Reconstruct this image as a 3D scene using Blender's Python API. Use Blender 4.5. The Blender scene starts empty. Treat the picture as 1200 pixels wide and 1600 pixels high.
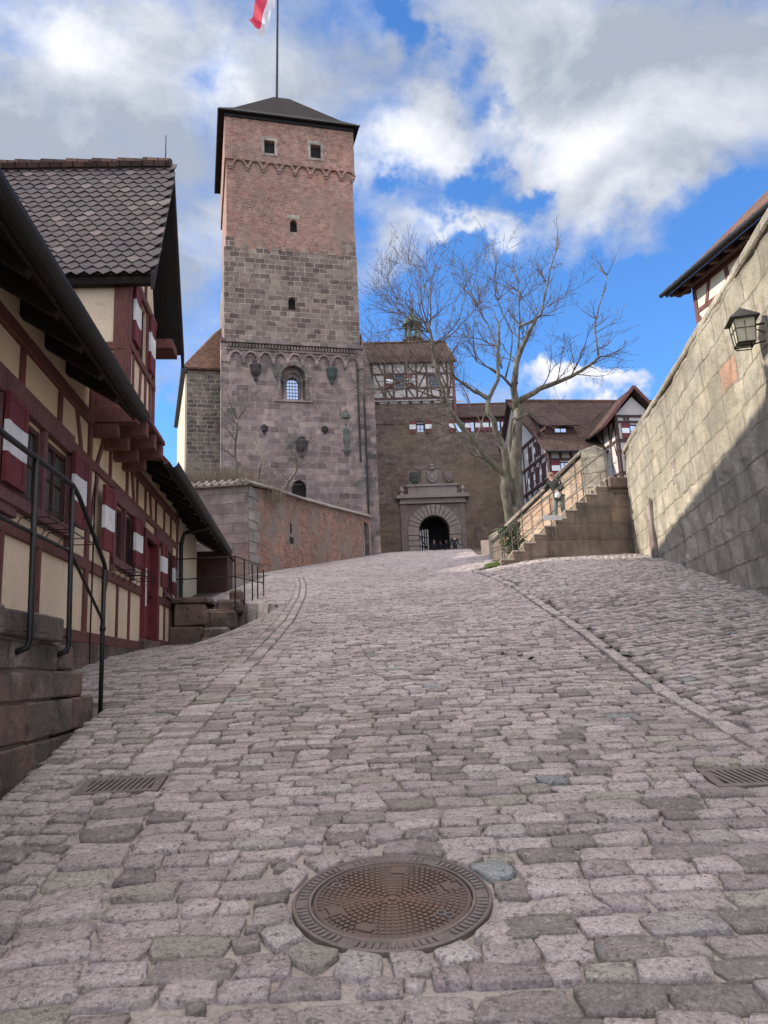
# sky, sun and exposure settings
EXPO=1.13
SUNAZ=3.0
SUNE=3.2
SKYS=0.10
SKYT=(.58,.97,1.38)
CLB=(5.7,5.7,5.85)
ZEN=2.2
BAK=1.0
WARM=(5.45,5.1,4.85)
CLD=(2.0,2.25,2.75)
COB=(.362,.307,.298)
import bpy, math, random
import numpy as np
from mathutils import Vector, Matrix
R=math.radians
random.seed(7); rng=np.random.default_rng(7)
sc=bpy.context.scene
col=sc.collection
# ------------------------------------------------------------------ camera
PITCH,ROLL=R(11.5),R(2.5)
CAM=Vector((0,0,1.5))
FW=Vector((0,math.cos(PITCH),math.sin(PITCH)))
_r=Vector((1,0,0)); _u=Vector((0,-math.sin(PITCH),math.cos(PITCH)))
UPV=_u*math.cos(ROLL)+_r*math.sin(ROLL); RTV=_r*math.cos(ROLL)-_u*math.sin(ROLL)
cd=bpy.data.cameras.new('camera'); cam=bpy.data.objects.new('camera',cd); col.objects.link(cam)
m=Matrix((RTV,UPV,-FW)).transposed().to_4x4(); m.translation=CAM; cam.matrix_world=m
cd.sensor_fit='VERTICAL'; cd.sensor_height=36; cd.lens=27; cd.clip_start=0.05; cd.clip_end=2000
sc.camera=cam
sc.view_settings.view_transform='Standard'; sc.view_settings.look='None'; sc.view_settings.gamma=1
sc.view_settings.exposure=EXPO
def ray(u,v): return FW+RTV*((u-600)/1200)+UPV*((800-v)/1200)
def P(u,v,Y):
    d=ray(u,v); return CAM+d*(Y/d.y)
# ------------------------------------------------------------------ node helper
class NT:
    def __init__(s,tree): s.t=tree; s.t.nodes.clear()
    def n(s,typ,ins=None,**kw):
        nd=s.t.nodes.new(typ)
        for k,v in kw.items(): setattr(nd,k,v)
        if ins:
            for k,v in ins.items():
                sk=nd.inputs[k]
                if isinstance(v,bpy.types.NodeSocket): s.t.links.new(v,sk)
                else: sk.default_value=v
        return nd
    def math(s,op,a,b=0.0,c=None,clamp=False):
        d={0:a,1:b}
        if c is not None: d[2]=c
        return s.n('ShaderNodeMath',d,operation=op,use_clamp=clamp).outputs[0]
    def vm(s,op,a,b=(0,0,0)):
        nd=s.n('ShaderNodeVectorMath',{0:a} if op=='SCALE' else {0:a,1:b},operation=op)
        return nd.outputs['Value'] if op in('DOT_PRODUCT','LENGTH') else nd.outputs[0]
    def noise(s,vec,scale,detail=4,rough=.55,dist=0,col=False):
        nd=s.n('ShaderNodeTexNoise',{'Vector':vec,'Scale':scale,'Detail':detail,'Roughness':rough,'Distortion':dist})
        return nd.outputs['Color' if col else 'Fac']
    def ramp(s,fac,stops,interp='LINEAR'):
        nd=s.n('ShaderNodeValToRGB',{'Fac':fac}); cr=nd.color_ramp; cr.interpolation=interp
        while len(cr.elements)<len(stops): cr.elements.new(.5)
        for e,(p,c) in zip(cr.elements,stops):
            e.position=p; e.color=(c,c,c,1) if isinstance(c,(int,float)) else (*c,1)
        return nd.outputs[0]
    def mix(s,f,a,b,blend='MIX'):
        nd=s.n('ShaderNodeMix',data_type='RGBA',blend_type=blend)
        for i,v in ((0,f),(6,a),(7,b)):
            if isinstance(v,bpy.types.NodeSocket): s.t.links.new(v,nd.inputs[i])
            elif i==0: nd.inputs[i].default_value=v
            else: nd.inputs[i].default_value=(*v,1) if len(v)==3 else v
        return nd.outputs[2]
# ------------------------------------------------------------------ world + sun
SUN_AZ=R(SUNAZ)     # direction TO the sun, measured from -X towards +Y
SUN_EL=R(25)
sd=Vector((-math.cos(SUN_AZ)*math.cos(SUN_EL),math.sin(SUN_AZ)*math.cos(SUN_EL),math.sin(SUN_EL)))
w=bpy.data.worlds.new('World'); sc.world=w; w.use_nodes=True
N=NT(w.node_tree)
sky=N.n('ShaderNodeTexSky'); sky.sky_type='NISHITA'; sky.sun_disc=False; sky.sun_elevation=SUN_EL
sky.sun_rotation=math.atan2(sd.x,sd.y); sky.altitude=300; sky.air_density=1.0; sky.dust_density=.3; sky.ozone_density=2.5
gen=N.n('ShaderNodeTexCoord').outputs['Generated']
sp=N.n('ShaderNodeSeparateXYZ',{0:gen})
ay=N.math('MAXIMUM',N.math('ABSOLUTE',sp.outputs[1]),.12)
pv=N.n('ShaderNodeCombineXYZ',{0:N.math('DIVIDE',sp.outputs[0],ay),1:N.math('DIVIDE',sp.outputs[2],ay)}).outputs[0]
pv0=pv
_wn=N.noise(gen,5.0,6,.6,0,True); _wn2=N.noise(gen,16.0,5,.6,0,True)
pv=N.vm('ADD',N.vm('ADD',pv,N.vm('MULTIPLY',N.vm('SUBTRACT',_wn,(.5,.5,.5)),(.32,.32,0))),N.vm('MULTIPLY',N.vm('SUBTRACT',_wn2,(.5,.5,.5)),(.10,.10,0)))
def skyp(u,v):
    d=ray(u,v); return (d.x/d.y,d.z/d.y)
def blobs(lst):
    tot=None
    for (u,v,ru,rv,amp) in lst:
        c=skyp(u,v)
        q=N.vm('SUBTRACT',pv,(c[0],c[1],0)); q=N.vm('MULTIPLY',q,(1200/ru,1200/rv,0))
        l2=N.vm('DOT_PRODUCT',q,q)
        e=N.math('POWER',2.718,N.math('MULTIPLY',l2,-1.0))
        tot=N.math('MULTIPLY_ADD',e,amp,0.0 if tot is None else tot)
    return tot
front=N.math('GREATER_THAN',sp.outputs[1],0.0)
gv=N.vm('MULTIPLY',gen,(1,1,1.5))
n1=N.noise(gv,3.0,10,.58,.25)
wob=N.noise(gv,7.0,8,.62,.3)
holes=blobs([(612,40,36,75,-.50),(700,95,38,80,-.36),(770,160,55,60,-.50),(745,285,42,44,-.62),(845,290,44,28,-.55),(625,288,28,24,-.40),
   (300,110,38,24,-.22),(1010,490,125,85,-.75),(1150,360,100,50,-.28),(1190,320,60,50,-.3),(850,450,165,50,-.62),(760,395,60,30,-.35),(700,560,130,75,-.7),(1060,600,100,80,-.55),(870,490,140,70,-.4),
   (255,680,28,55,-.5),(560,330,40,70,-.16),(900,600,60,30,.1)])
clouds=blobs([(150,90,330,200,.35),(120,330,300,200,.3),(480,110,160,120,.22),(620,230,110,70,.25),(900,190,200,120,.55),(1000,80,250,130,.5),(1050,300,110,60,.35),(690,40,50,60,.15),(790,60,110,90,.3),(660,180,60,80,.2),
   (680,390,80,60,.25),(920,600,85,38,.62),(1010,600,60,26,.4),(900,400,90,30,.14),(640,470,70,60,.2),(790,345,90,22,.25)])
dens=N.math('ADD',N.math('ADD',holes,clouds),N.math('MULTIPLY_ADD',n1,1.5,-.38))
dens=N.math('ADD',dens,N.math('MULTIPLY_ADD',wob,.8,-.4))
dens=N.math('SMOOTH_MIN',dens,1.5,.2)
cf=N.n('ShaderNodeMapRange',{'Value':dens,'From Min':.16,'From Max':.74,'To Min':0,'To Max':1}); cf.interpolation_type='SMOOTHSTEP'
br=blobs([(95,60,110,75,.55),(330,110,60,50,.5),(600,205,90,70,.5),(560,20,40,60,.35),(680,250,90,50,.4),(860,215,110,60,.4),(700,350,90,50,.4),
   (920,590,90,45,.6),(990,330,120,40,.25),(800,355,90,30,.35),(60,330,190,120,-.3),(240,250,170,100,-.35),(1010,60,200,70,-.3),(200,40,90,60,-.2),(780,60,120,60,-.15),(1120,260,120,70,-.15),(900,30,120,50,.0),(1130,190,120,60,.12),(480,330,60,60,.1)])
bf=N.math('ADD',br,N.math('MULTIPLY_ADD',N.noise(gv,5.0,9,.6,.3),1.8,-.78),clamp=True)
cc=N.mix(bf,CLD,CLB)
skyc=N.mix(1.0,sky.outputs[0],SKYT,'MULTIPLY')
fin=N.mix(cf.outputs[0],skyc,cc)
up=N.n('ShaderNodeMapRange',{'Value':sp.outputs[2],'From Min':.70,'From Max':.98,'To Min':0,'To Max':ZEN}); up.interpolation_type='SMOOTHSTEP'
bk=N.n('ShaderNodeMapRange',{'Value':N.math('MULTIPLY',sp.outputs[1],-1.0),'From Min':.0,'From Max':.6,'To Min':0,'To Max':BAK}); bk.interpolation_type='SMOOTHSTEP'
gain=N.math('ADD',N.math('ADD',up.outputs[0],bk.outputs[0]),1.0)  # added gain: sky overhead and behind the view brightened as unseen fill
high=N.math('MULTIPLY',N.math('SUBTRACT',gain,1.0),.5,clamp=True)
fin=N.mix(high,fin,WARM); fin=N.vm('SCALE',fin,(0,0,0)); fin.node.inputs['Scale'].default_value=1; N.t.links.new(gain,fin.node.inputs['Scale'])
bg=N.n('ShaderNodeBackground',{'Color':fin,'Strength':SKYS})
wo=N.n('ShaderNodeOutputWorld',{'Surface':bg.outputs[0]})
sl=bpy.data.lights.new('sun','SUN'); sl.energy=SUNE; sl.angle=R(.5); sl.color=(1,.93,.80)
so=bpy.data.objects.new('sun',sl); col.objects.link(so); so.rotation_euler=sd.to_track_quat('Z','Y').to_euler(); so.location=(-40,0,60)
# ------------------------------------------------------------------ objects
def link(o): col.objects.link(o); return o
def tag(o,label=None,cat=None,group=None,kind=None):
    if label: o['label']=label
    if cat: o['category']=cat
    if group: o['group']=group
    if kind: o['kind']=kind
    return o
def thing(name,label,cat,loc=(0,0,0),group=None):
    o=bpy.data.objects.new(name,None); link(o); o.location=loc; o.empty_display_size=.2
    return tag(o,label,cat,group)
class Wl:
    """vertical reference plane: s along it, z up, n out of it"""
    def __init__(s,x,y,deg):
        s.o=Vector((x,y)); s.d=Vector((math.sin(R(deg)),math.cos(R(deg)))); s.nn=Vector((s.d.y,-s.d.x))
    def pt(s,a,z,n=0):
        q=s.o+s.d*a+s.nn*n; return Vector((q.x,q.y,z))
class MB:
    def __init__(s): s.v=[];s.f=[];s.m=[];s.k=0
    def face(s,pts,mi=0):
        b=len(s.v); s.v+= [tuple(p) for p in pts]; s.f.append(tuple(range(b,b+len(pts)))); s.m.append(mi)
    def poly(s,base,off,mi=0,caps=(True,True)):
        """prism from polygon base translated by off"""
        b=len(s.v); n=len(base); off=Vector(off)
        base=[Vector(p) for p in base]
        s.v+=[tuple(p) for p in base]+[tuple(p+off) for p in base]
        nrm=Vector((0,0,0))
        for i in range(n): nrm+=base[i].cross(base[(i+1)%n])
        fl=nrm.dot(off)>0
        A=tuple(range(b,b+n)); B=tuple(range(b+n,b+2*n))
        if caps[0]: s.f.append(A[::-1] if fl else A); s.m.append(mi)
        if caps[1]: s.f.append(B if fl else B[::-1]); s.m.append(mi)
        for i in range(n):
            j=(i+1)%n; q=(b+i,b+j,b+n+j,b+n+i); s.f.append(q if fl else q[::-1]); s.m.append(mi)
    def box(s,a,b,mi=0):
        x0,y0,z0=a;x1,y1,z1=b
        s.poly([(x0,y0,z0),(x1,y0,z0),(x1,y1,z0),(x0,y1,z0)],(0,0,z1-z0),mi)
    def jit(s): s.k=(s.k+1)%7; return s.k*.0017
    def wbox(s,w,s0,s1,z0,z1,n0,n1,mi=0):
        s.poly([w.pt(s0,z0,n0),w.pt(s1,z0,n0),w.pt(s1,z1,n0),w.pt(s0,z1,n0)],w.pt(0,0,n1)-w.pt(0,0,n0),mi)
    def wpoly(s,w,pts,n0,n1,mi=0):
        s.poly([w.pt(a,z,n0) for a,z in pts],w.pt(0,0,n1)-w.pt(0,0,n0),mi)
    def wbeam(s,w,a,b,wd,n0,n1,mi=0):
        dx,dz=b[0]-a[0],b[1]-a[1];L=math.hypot(dx,dz);px,pz=-dz/L*wd/2,dx/L*wd/2
        s.wpoly(w,[(a[0]+px,a[1]+pz),(a[0]-px,a[1]-pz),(b[0]-px,b[1]-pz),(b[0]+px,b[1]+pz)],n0,n1+s.jit(),mi)
    def arc(s,w,cs,cz,r0,r1,n0,n1,a0=0,a1=180,k=10,mi=0,gap=0):
        for i in range(k):
            t0=R(a0+(a1-a0)*(i+gap)/k);t1=R(a0+(a1-a0)*(i+1-gap)/k)
            s.wpoly(w,[(cs+r0*math.cos(t0),cz+r0*math.sin(t0)),(cs+r1*math.cos(t0),cz+r1*math.sin(t0)),(cs+r1*math.cos(t1),cz+r1*math.sin(t1)),(cs+r0*math.cos(t1),cz+r0*math.sin(t1))],n0,n1,mi)
    def wall(s,w,s0,s1,z0,z1,n,holes=(),depth=.25,mi=0,out=1,arches=True):
        """wall face at n with rectangular openings (s0,s1,z0,z1[,rise]) with reveals; rise>0 gives a round head"""
        S=sorted({s0,s1}|{h[0] for h in holes}|{h[1] for h in holes}); Z=sorted({z0,z1}|{h[2] for h in holes}|{h[3] for h in holes})
        F=(lambda p:s.face(p if out>0 else p[::-1],mi))
        for i in range(len(S)-1):
            for j in range(len(Z)-1):
                cs,cz=(S[i]+S[i+1])/2,(Z[j]+Z[j+1])/2
                if any(h[0]<cs<h[1] and h[2]<cz<h[3] for h in holes): continue
                F([w.pt(S[i],Z[j],n),w.pt(S[i+1],Z[j],n),w.pt(S[i+1],Z[j+1],n),w.pt(S[i],Z[j+1],n)])
        m_=n-depth*out
        for h in holes:
            a,b,c,d=h[:4]; rise=h[4] if len(h)>4 else 0
            if rise<=0:
                F([w.pt(a,d,n),w.pt(b,d,n),w.pt(b,d,m_),w.pt(a,d,m_)])
                F([w.pt(a,c,n),w.pt(a,d,n),w.pt(a,d,m_),w.pt(a,c,m_)]); F([w.pt(b,d,n),w.pt(b,c,n),w.pt(b,c,m_),w.pt(b,d,m_)])
            else:
                K=10; cx=(a+b)/2; rx=(b-a)/2; zs=d-rise
                pts=[(cx+rx*math.cos(math.pi*i/K),zs+rise*math.sin(math.pi*i/K)) for i in range(K+1)]
                for i in range(K):
                    p,q=pts[i],pts[i+1]
                    F([w.pt(p[0],p[1],n),w.pt(p[0],d,n),w.pt(q[0],d,n),w.pt(q[0],q[1],n)])
                    F([w.pt(q[0],q[1],n),w.pt(q[0],q[1],m_),w.pt(p[0],p[1],m_),w.pt(p[0],p[1],n)])
                F([w.pt(a,c,n),w.pt(a,zs,n),w.pt(a,zs,m_),w.pt(a,c,m_)]); F([w.pt(b,zs,n),w.pt(b,c,n),w.pt(b,c,m_),w.pt(b,zs,m_)])
            F([w.pt(b,c,n),w.pt(a,c,n),w.pt(a,c,m_),w.pt(b,c,m_)])
    def tube(s,pts,rad,sides=6,mi=0,cap=True):
        pts=[Vector(p) for p in pts]; n=len(pts)
        if isinstance(rad,(int,float)): rad=[rad]*n
        b=len(s.v); prev=None
        for i,p in enumerate(pts):
            t=(pts[min(i+1,n-1)]-pts[max(i-1,0)]); t=t.normalized() if t.length>1e-9 else Vector((0,0,1))
            if prev is None:
                a=Vector((0,0,1)) if abs(t.z)<.9 else Vector((1,0,0)); x=t.cross(a).normalized()
            else:
                x=(prev-t*prev.dot(t)); x=x.normalized() if x.length>1e-6 else t.orthogonal().normalized()
            prev=x; y=t.cross(x)
            for k in range(sides):
                a=2*math.pi*k/sides; s.v.append(tuple(p+(x*math.cos(a)+y*math.sin(a))*rad[i]))
        for i in range(n-1):
            for k in range(sides):
                k2=(k+1)%sides; s.f.append((b+i*sides+k,b+i*sides+k2,b+(i+1)*sides+k2,b+(i+1)*sides+k)); s.m.append(mi)
        if cap:
            s.f.append(tuple(range(b,b+sides))[::-1]); s.m.append(mi)
            e=b+(n-1)*sides; s.f.append(tuple(range(e,e+sides))); s.m.append(mi)
    def lathe(s,c,prof,k=16,mi=0):
        b=len(s.v); c=Vector(c)
        for r,z in prof:
            for i in range(k):
                a=2*math.pi*i/k; s.v.append((c.x+r*math.cos(a),c.y+r*math.sin(a),c.z+z))
        for j in range(len(prof)-1):
            for i in range(k):
                i2=(i+1)%k; s.f.append((b+j*k+i,b+j*k+i2,b+(j+1)*k+i2,b+(j+1)*k+i)); s.m.append(mi)
        s.f.append(tuple(b+i for i in range(k))[::-1]); s.m.append(mi)
        e=b+(len(prof)-1)*k; s.f.append(tuple(e+i for i in range(k))); s.m.append(mi)
    def slab(s,a,b,c,d,th,mi=0):
        """sloping slab: four top corners, thickness down its normal"""
        a,b,c,d=map(Vector,(a,b,c,d)); n=(b-a).cross(d-a).normalized()
        if n.z<0: n=-n
        s.poly([a,b,c,d],-n*th,mi)
    def build(s,name,mats,parent=None,label=None,bevel=0,smooth=False,rough=0,origin=None,uvw=None):
        if not isinstance(mats,(list,tuple)): mats=[mats]
        me=bpy.data.meshes.new(name)
        if parent is not None:
            o0=Vector((0,0,0)); q=parent
            while q is not None: o0+=Vector(q.location); q=q.parent
        else: o0=Vector(origin) if origin is not None else Vector((0,0,0))
        V=[Vector(p)-o0 for p in s.v]
        me.from_pydata([tuple(v) for v in V],[],s.f)
        for mt in mats: me.materials.append(mt)
        me.polygons.foreach_set('material_index',s.m)
        uvl=me.uv_layers.new(name='UVMap'); uv=[0.0]*(2*len(me.loops))
        Zv=Vector((0,0,1))
        for p in me.polygons:
            nn=p.normal
            if abs(nn.z)>.97: t=Vector((1,0,0)); bb=Vector((0,1,0))
            else:
                t=Zv.cross(nn).normalized(); bb=nn.cross(t)
                if abs(t.x)+abs(t.y)>0 and (abs(t.x)>=abs(t.y) and t.x<0 or abs(t.y)>abs(t.x) and t.y<0): t=-t
            for li in p.loop_indices:
                c=V[me.loops[li].vertex_index]+o0
                if uvw is not None:
                    uv[2*li]=(Vector((c.x,c.y))-uvw.o).dot(uvw.d); uv[2*li+1]=c.z; continue
                uv[2*li]=c.dot(t); uv[2*li+1]=c.dot(bb)
        uvl.data.foreach_set('uv',uv)
        if smooth: me.polygons.foreach_set('use_smooth',[True]*len(me.polygons))
        me.update()
        o=bpy.data.objects.new(name,me); link(o)
        if parent is not None: o.parent=parent
        elif origin is not None: o.location=o0
        if bevel:
            md=o.modifiers.new('bevel','BEVEL'); md.width=bevel; md.segments=1; md.limit_method='ANGLE'; md.angle_limit=R(40)
        if label: o['label']=label
        return o
# ------------------------------------------------------------------ materials
def base(name,rough=.85,metal=0,spec=.5):
    mt=bpy.data.materials.new(name); mt.use_nodes=True; T=NT(mt.node_tree)
    b=T.n('ShaderNodeBsdfPrincipled',{'Roughness':rough,'Metallic':metal,'Specular IOR Level':spec})
    T.n('ShaderNodeOutputMaterial',{'Surface':b.outputs[0]})
    T.b=b; return mt,T
def setc(T,c):
    if isinstance(c,bpy.types.NodeSocket): T.t.links.new(c,T.b.inputs['Base Color'])
    else: T.b.inputs['Base Color'].default_value=(*c,1)
def bump(T,h,strength=.5,dist=.02):
    bp=T.n('ShaderNodeBump',{'Height':h,'Strength':strength,'Distance':dist}); T.t.links.new(bp.outputs[0],T.b.inputs['Normal'])
def uvn(T): return T.n('ShaderNodeUVMap').outputs[0]
def objc(T): return T.n('ShaderNodeNewGeometry').outputs['Position']
def plain(name,c,rough=.8,metal=0,var=.25,scale=3,bmp=.15,spec=.5,fine=40):
    mt,T=base(name,rough,metal,spec); g=objc(T)
    a=T.noise(g,scale,6,.6); f=T.noise(g,fine,4,.6)
    k=T.ramp(a,[(.25,1-var),(.75,1+var)]); k2=T.ramp(f,[(.2,1-var*.4),(.8,1+var*.4)])
    setc(T,T.mix(1.0,T.mix(1.0,c,k,'MULTIPLY'),k2,'MULTIPLY'))
    if bmp: bump(T,f,bmp,.01)
    return mt
def masonry(name,bw,bh,ms,cols,mortar,bmp=.7,dist=.03,stain=None,off=.5,sq=(.75,3),rough=.92,streak=.25,mvar=.5,spots=None,freq=2,sharp=.15,bd=.03):
    """coursed stone or brick: UV is in metres"""
    mt,T=base(name,rough,0,.25); uv=uvn(T); g=objc(T)
    wv=T.vm('MULTIPLY',T.vm('SUBTRACT',T.noise(g,2.2 if bw>.5 else 5,3,.6,0,True),(.5,.5,.5)),(dist*2,dist*2,0))
    wv2=T.vm('MULTIPLY',T.vm('SUBTRACT',T.noise(g,9 if bw>.5 else 25,3,.6,0,True),(.5,.5,.5)),(dist*.7,dist*.7,0))
    q=T.vm('ADD',T.vm('ADD',uv,wv),wv2)
    br=T.n('ShaderNodeTexBrick',{'Vector':q,'Color1':(0,0,0,1),'Color2':(1,1,1,1),'Mortar':(.5,.5,.5,1),'Scale':1,'Mortar Size':ms,'Mortar Smooth':sharp,'Bias':0,'Brick Width':bw,'Row Height':bh})
    br.offset=off; br.offset_frequency=freq; br.squash=sq[0]; br.squash_frequency=sq[1]
    c=T.ramp(br.outputs['Color'],cols,'LINEAR')
    big=T.noise(g,.35,6,.6); mid=T.noise(g,2.3,6,.65); fine=T.noise(g,22,6,.7)
    st=T.noise(T.vm('MULTIPLY',uv,(1.6,.22,1)),1.5,6,.65)
    c=T.mix(1.0,c,T.ramp(big,[(.3,.72),(.7,1.28)]),'MULTIPLY')
    c=T.mix(1.0,c,T.ramp(mid,[(.3,.68),(.7,1.3)]),'MULTIPLY')
    c=T.mix(1.0,c,T.ramp(fine,[(.2,.82),(.8,1.18)]),'MULTIPLY')
    mc=T.mix(1.0,mortar,T.ramp(mid,[(.3,1-mvar),(.7,1+mvar*.3)]),'MULTIPLY')
    mf=T.math('MULTIPLY',br.outputs['Fac'],T.ramp(T.noise(g,1.3,5,.6),[(.3,.35),(.6,1)]))
    c=T.mix(mf,c,mc)
    if streak: c=T.mix(T.math('MULTIPLY',T.ramp(st,[(.5,0),(.72,1)]),streak),c,T.mix(1.0,c,(.42,.40,.40),'MULTIPLY'))
    if stain:
        for (sc_,colr,lo,hi,amt) in stain:
            c=T.mix(T.math('MULTIPLY',T.ramp(T.noise(T.vm('ADD',g,(sc_*31,0,0)),sc_,7,.65,.3),[(lo,0),(hi,1)]),amt),c,colr)
    setc(T,c)
    h=T.math('ADD',T.math('MULTIPLY',T.math('SUBTRACT',1.0,br.outputs['Fac']),1.0),T.math('ADD',T.math('MULTIPLY',fine,.45),T.math('MULTIPLY',mid,.5)))
    bump(T,h,bmp,bd)
    return mt
def rooftile(name,bw,bh,cols,gap=(.02,.015,.015),bmp=.8,big=.3):
    mt,T=base(name,.92,0,.12); uv=uvn(T); g=objc(T)
    q=T.vm('ADD',uv,T.vm('MULTIPLY',T.vm('SUBTRACT',T.noise(g,6,3,.6,0,True),(.5,.5,.5)),(.03,.03,0)))
    br=T.n('ShaderNodeTexBrick',{'Vector':q,'Color1':(0,0,0,1),'Color2':(1,1,1,1),'Scale':1,'Mortar Size':.012,'Mortar Smooth':.3,'Bias':0,'Brick Width':bw,'Row Height':bh})
    c=T.ramp(br.outputs['Color'],cols)
    c=T.mix(1.0,c,T.ramp(T.noise(g,.5,6,.65),[(.3,1-big),(.7,1+big)]),'MULTIPLY')
    c=T.mix(1.0,c,T.ramp(T.noise(g,9,5,.65),[(.3,.75),(.7,1.25)]),'MULTIPLY')
    c=T.mix(br.outputs['Fac'],c,gap); setc(T,c)
    ys=T.n('ShaderNodeSeparateXYZ',{0:q}).outputs[1]
    saw=T.math('FRACT',T.math('DIVIDE',ys,bh))
    bump(T,T.math('SUBTRACT',T.math('MULTIPLY',T.math('SUBTRACT',1.0,saw),.8),br.outputs['Fac']),bmp,.03)
    return mt
M={}
def plaster(name,c,dirt):
    mt,T=base(name,.93,0,.2); g_=objc(T)
    a=T.noise(g_,.9,6,.65); f=T.noise(g_,28,6,.7); st_=T.noise(T.vm('MULTIPLY',g_,(3,3,.5)),1.4,6,.7)
    cc=T.mix(1.0,c,T.ramp(a,[(.3,.84),(.7,1.12)]),'MULTIPLY'); cc=T.mix(1.0,cc,T.ramp(f,[(.3,.93),(.7,1.06)]),'MULTIPLY')
    cc=T.mix(T.ramp(st_,[(.54,0),(.74,.55)]),cc,dirt); cc=T.mix(T.ramp(T.noise(g_,4.5,7,.75,.6),[(.60,0),(.66,.45)]),cc,dirt)
    setc(T,cc); bump(T,T.math('ADD',f,T.math('MULTIPLY',T.noise(g_,3.5,4,.6),1.5)),.35,.015); return mt
M['plaster']=plaster('cream_plaster',(.66,.53,.375),(.42,.325,.225))
M['plaster_pale']=plain('pale_plaster',(.62,.55,.42),.92,0,.10,1.1,.2,.2,60)
M['plaster_grey']=plain('grey_white_plaster',(.42,.385,.365),.92,0,.12,.8,.2,.2,40)
def wood(name,c,var=.35):
    mt,T=base(name,.75,0,.3); g=objc(T); uv=uvn(T)
    gr=T.noise(T.vm('MULTIPLY',g,(14,14,2.5)),2,6,.65); a=T.noise(g,1.6,5,.6)
    cc=T.mix(1.0,T.mix(1.0,c,T.ramp(gr,[(.3,1-var),(.7,1+var)]),'MULTIPLY'),T.ramp(a,[(.3,.8),(.7,1.2)]),'MULTIPLY')
    setc(T,cc); bump(T,gr,.35,.01); return mt
M['timber']=wood('oxblood_timber',(.125,.046,.040))
M['timber_dark']=wood('dark_brown_timber',(.055,.026,.021))
M['timber_lintel']=wood('faded_oxblood_timber',(.14,.060,.062))
M['red']=plain('oxblood_paint',(.13,.015,.020),.65,0,.35,5,.3,.4,30)
M['white']=plain('white_paint',(.68,.68,.67),.7,0,.18,4,.25,.4,30)
M['frame']=wood('dark_window_frame',(.06,.028,.024))
M['iron']=plain('black_iron',(.018,.018,.019),.5,.6,.3,6,.2,.5)
M['iron_pale']=plain('worn_grey_iron',(.10,.095,.085),.5,.5,.3,6,.2,.5)
M['zinc']=plain('dark_weathered_metal',(.025,.025,.026),.55,.6,.3,2,.15,.5)
M['soffit']=wood('shade_dark_soffit_boards',(.012,.008,.007)); M['rafter']=wood('shade_dark_rafter_timber',(.016,.009,.008))  # near-black colours put the deep shade under the eaves into the wood
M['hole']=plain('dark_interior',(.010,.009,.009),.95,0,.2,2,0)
mt,T=base('window_glass',.08,0,.6); setc(T,T.ramp(T.noise(objc(T),1.5,3,.5),[(.3,(.012,.014,.016)),(.7,(.05,.05,.052))])); M['glass']=mt
mt,T=base('curtained_glass',.15,0,.5); setc(T,T.ramp(T.noise(T.vm('MULTIPLY',objc(T),(9,9,.6)),2,3,.5),[(.3,(.05,.05,.05)),(.7,(.15,.15,.15))])); M['curtain']=mt
mt,T=base('blue_reflecting_glass',.03,0,1.0); T.b.inputs['Metallic'].default_value=.8; setc(T,(.35,.40,.48)); M['bluglass']=mt
S1=[(0,(.115,.095,.092)),(.3,(.165,.135,.130)),(.55,(.20,.165,.155)),(.8,(.245,.205,.18)),(1,(.14,.115,.115))]
M['tower_low']=masonry('tower_grey_sandstone',.86,.42,.020,[(p,(c[0]*1.10,c[1]*.96,c[2]*.92)) for p,c in S1],(.38,.33,.28),.9,.05,
   stain=[(.35,(.055,.062,.055),.56,.66,.65),(.22,(.30,.25,.235),.55,.7,.45),(1.1,(.09,.075,.07),.56,.68,.5)],bd=.08)
M['tower_mid']=masonry('tower_brown_block_stone',.72,.40,.022,[(0,(.08,.055,.047)),(.4,(.155,.108,.09)),(.7,(.235,.175,.138)),(1,(.10,.073,.063))],(.46,.39,.32),1.0,.05,
   stain=[(.22,(.24,.20,.16),.5,.68,.5)],bd=.08)
M['tower_brick']=masonry('tower_red_brick',.36,.125,.016,[(0,(.17,.085,.062)),(.35,(.25,.12,.09)),(.7,(.31,.155,.115)),(1,(.18,.10,.08))],(.40,.32,.26),.8,.02,
   stain=[(.3,(.21,.16,.13),.5,.68,.6),(.8,(.30,.12,.09),.55,.7,.4)],bd=.05)
M['sand_trim']=masonry('pale_sandstone_trim',.7,.35,.012,[(0,(.24,.20,.16)),(.5,(.31,.26,.21)),(1,(.20,.17,.14))],(.22,.19,.16),.6,.02,bd=.03)
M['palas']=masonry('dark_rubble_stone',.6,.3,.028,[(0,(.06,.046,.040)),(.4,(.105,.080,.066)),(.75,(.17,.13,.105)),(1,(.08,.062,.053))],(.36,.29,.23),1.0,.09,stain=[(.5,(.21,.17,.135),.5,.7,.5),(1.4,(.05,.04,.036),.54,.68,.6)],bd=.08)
M['palas_side']=plain('sun_painted_side_stone',(.42,.34,.26),.9,0,.25,1.2,.4,.25,12)  # pale colour puts the sun's brightness into the hall's side wall
M['gate_wall']=masonry('dark_red_castle_masonry',.62,.24,.015,[(0,(.115,.080,.068)),(.4,(.155,.108,.088)),(.75,(.19,.14,.112)),(1,(.13,.10,.088))],(.22,.18,.145),.8,.06,
   stain=[(.16,(.20,.145,.085),.48,.62,.6),(.3,(.075,.05,.048),.56,.72,.5)],bd=.06)
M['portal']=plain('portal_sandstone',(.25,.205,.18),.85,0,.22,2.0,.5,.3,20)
M['portal2']=plain('portal_shaded_sandstone',(.17,.132,.115),.85,0,.22,2.0,.5,.3,20)  # same portal stone darkened, with shade put into the colour
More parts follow.
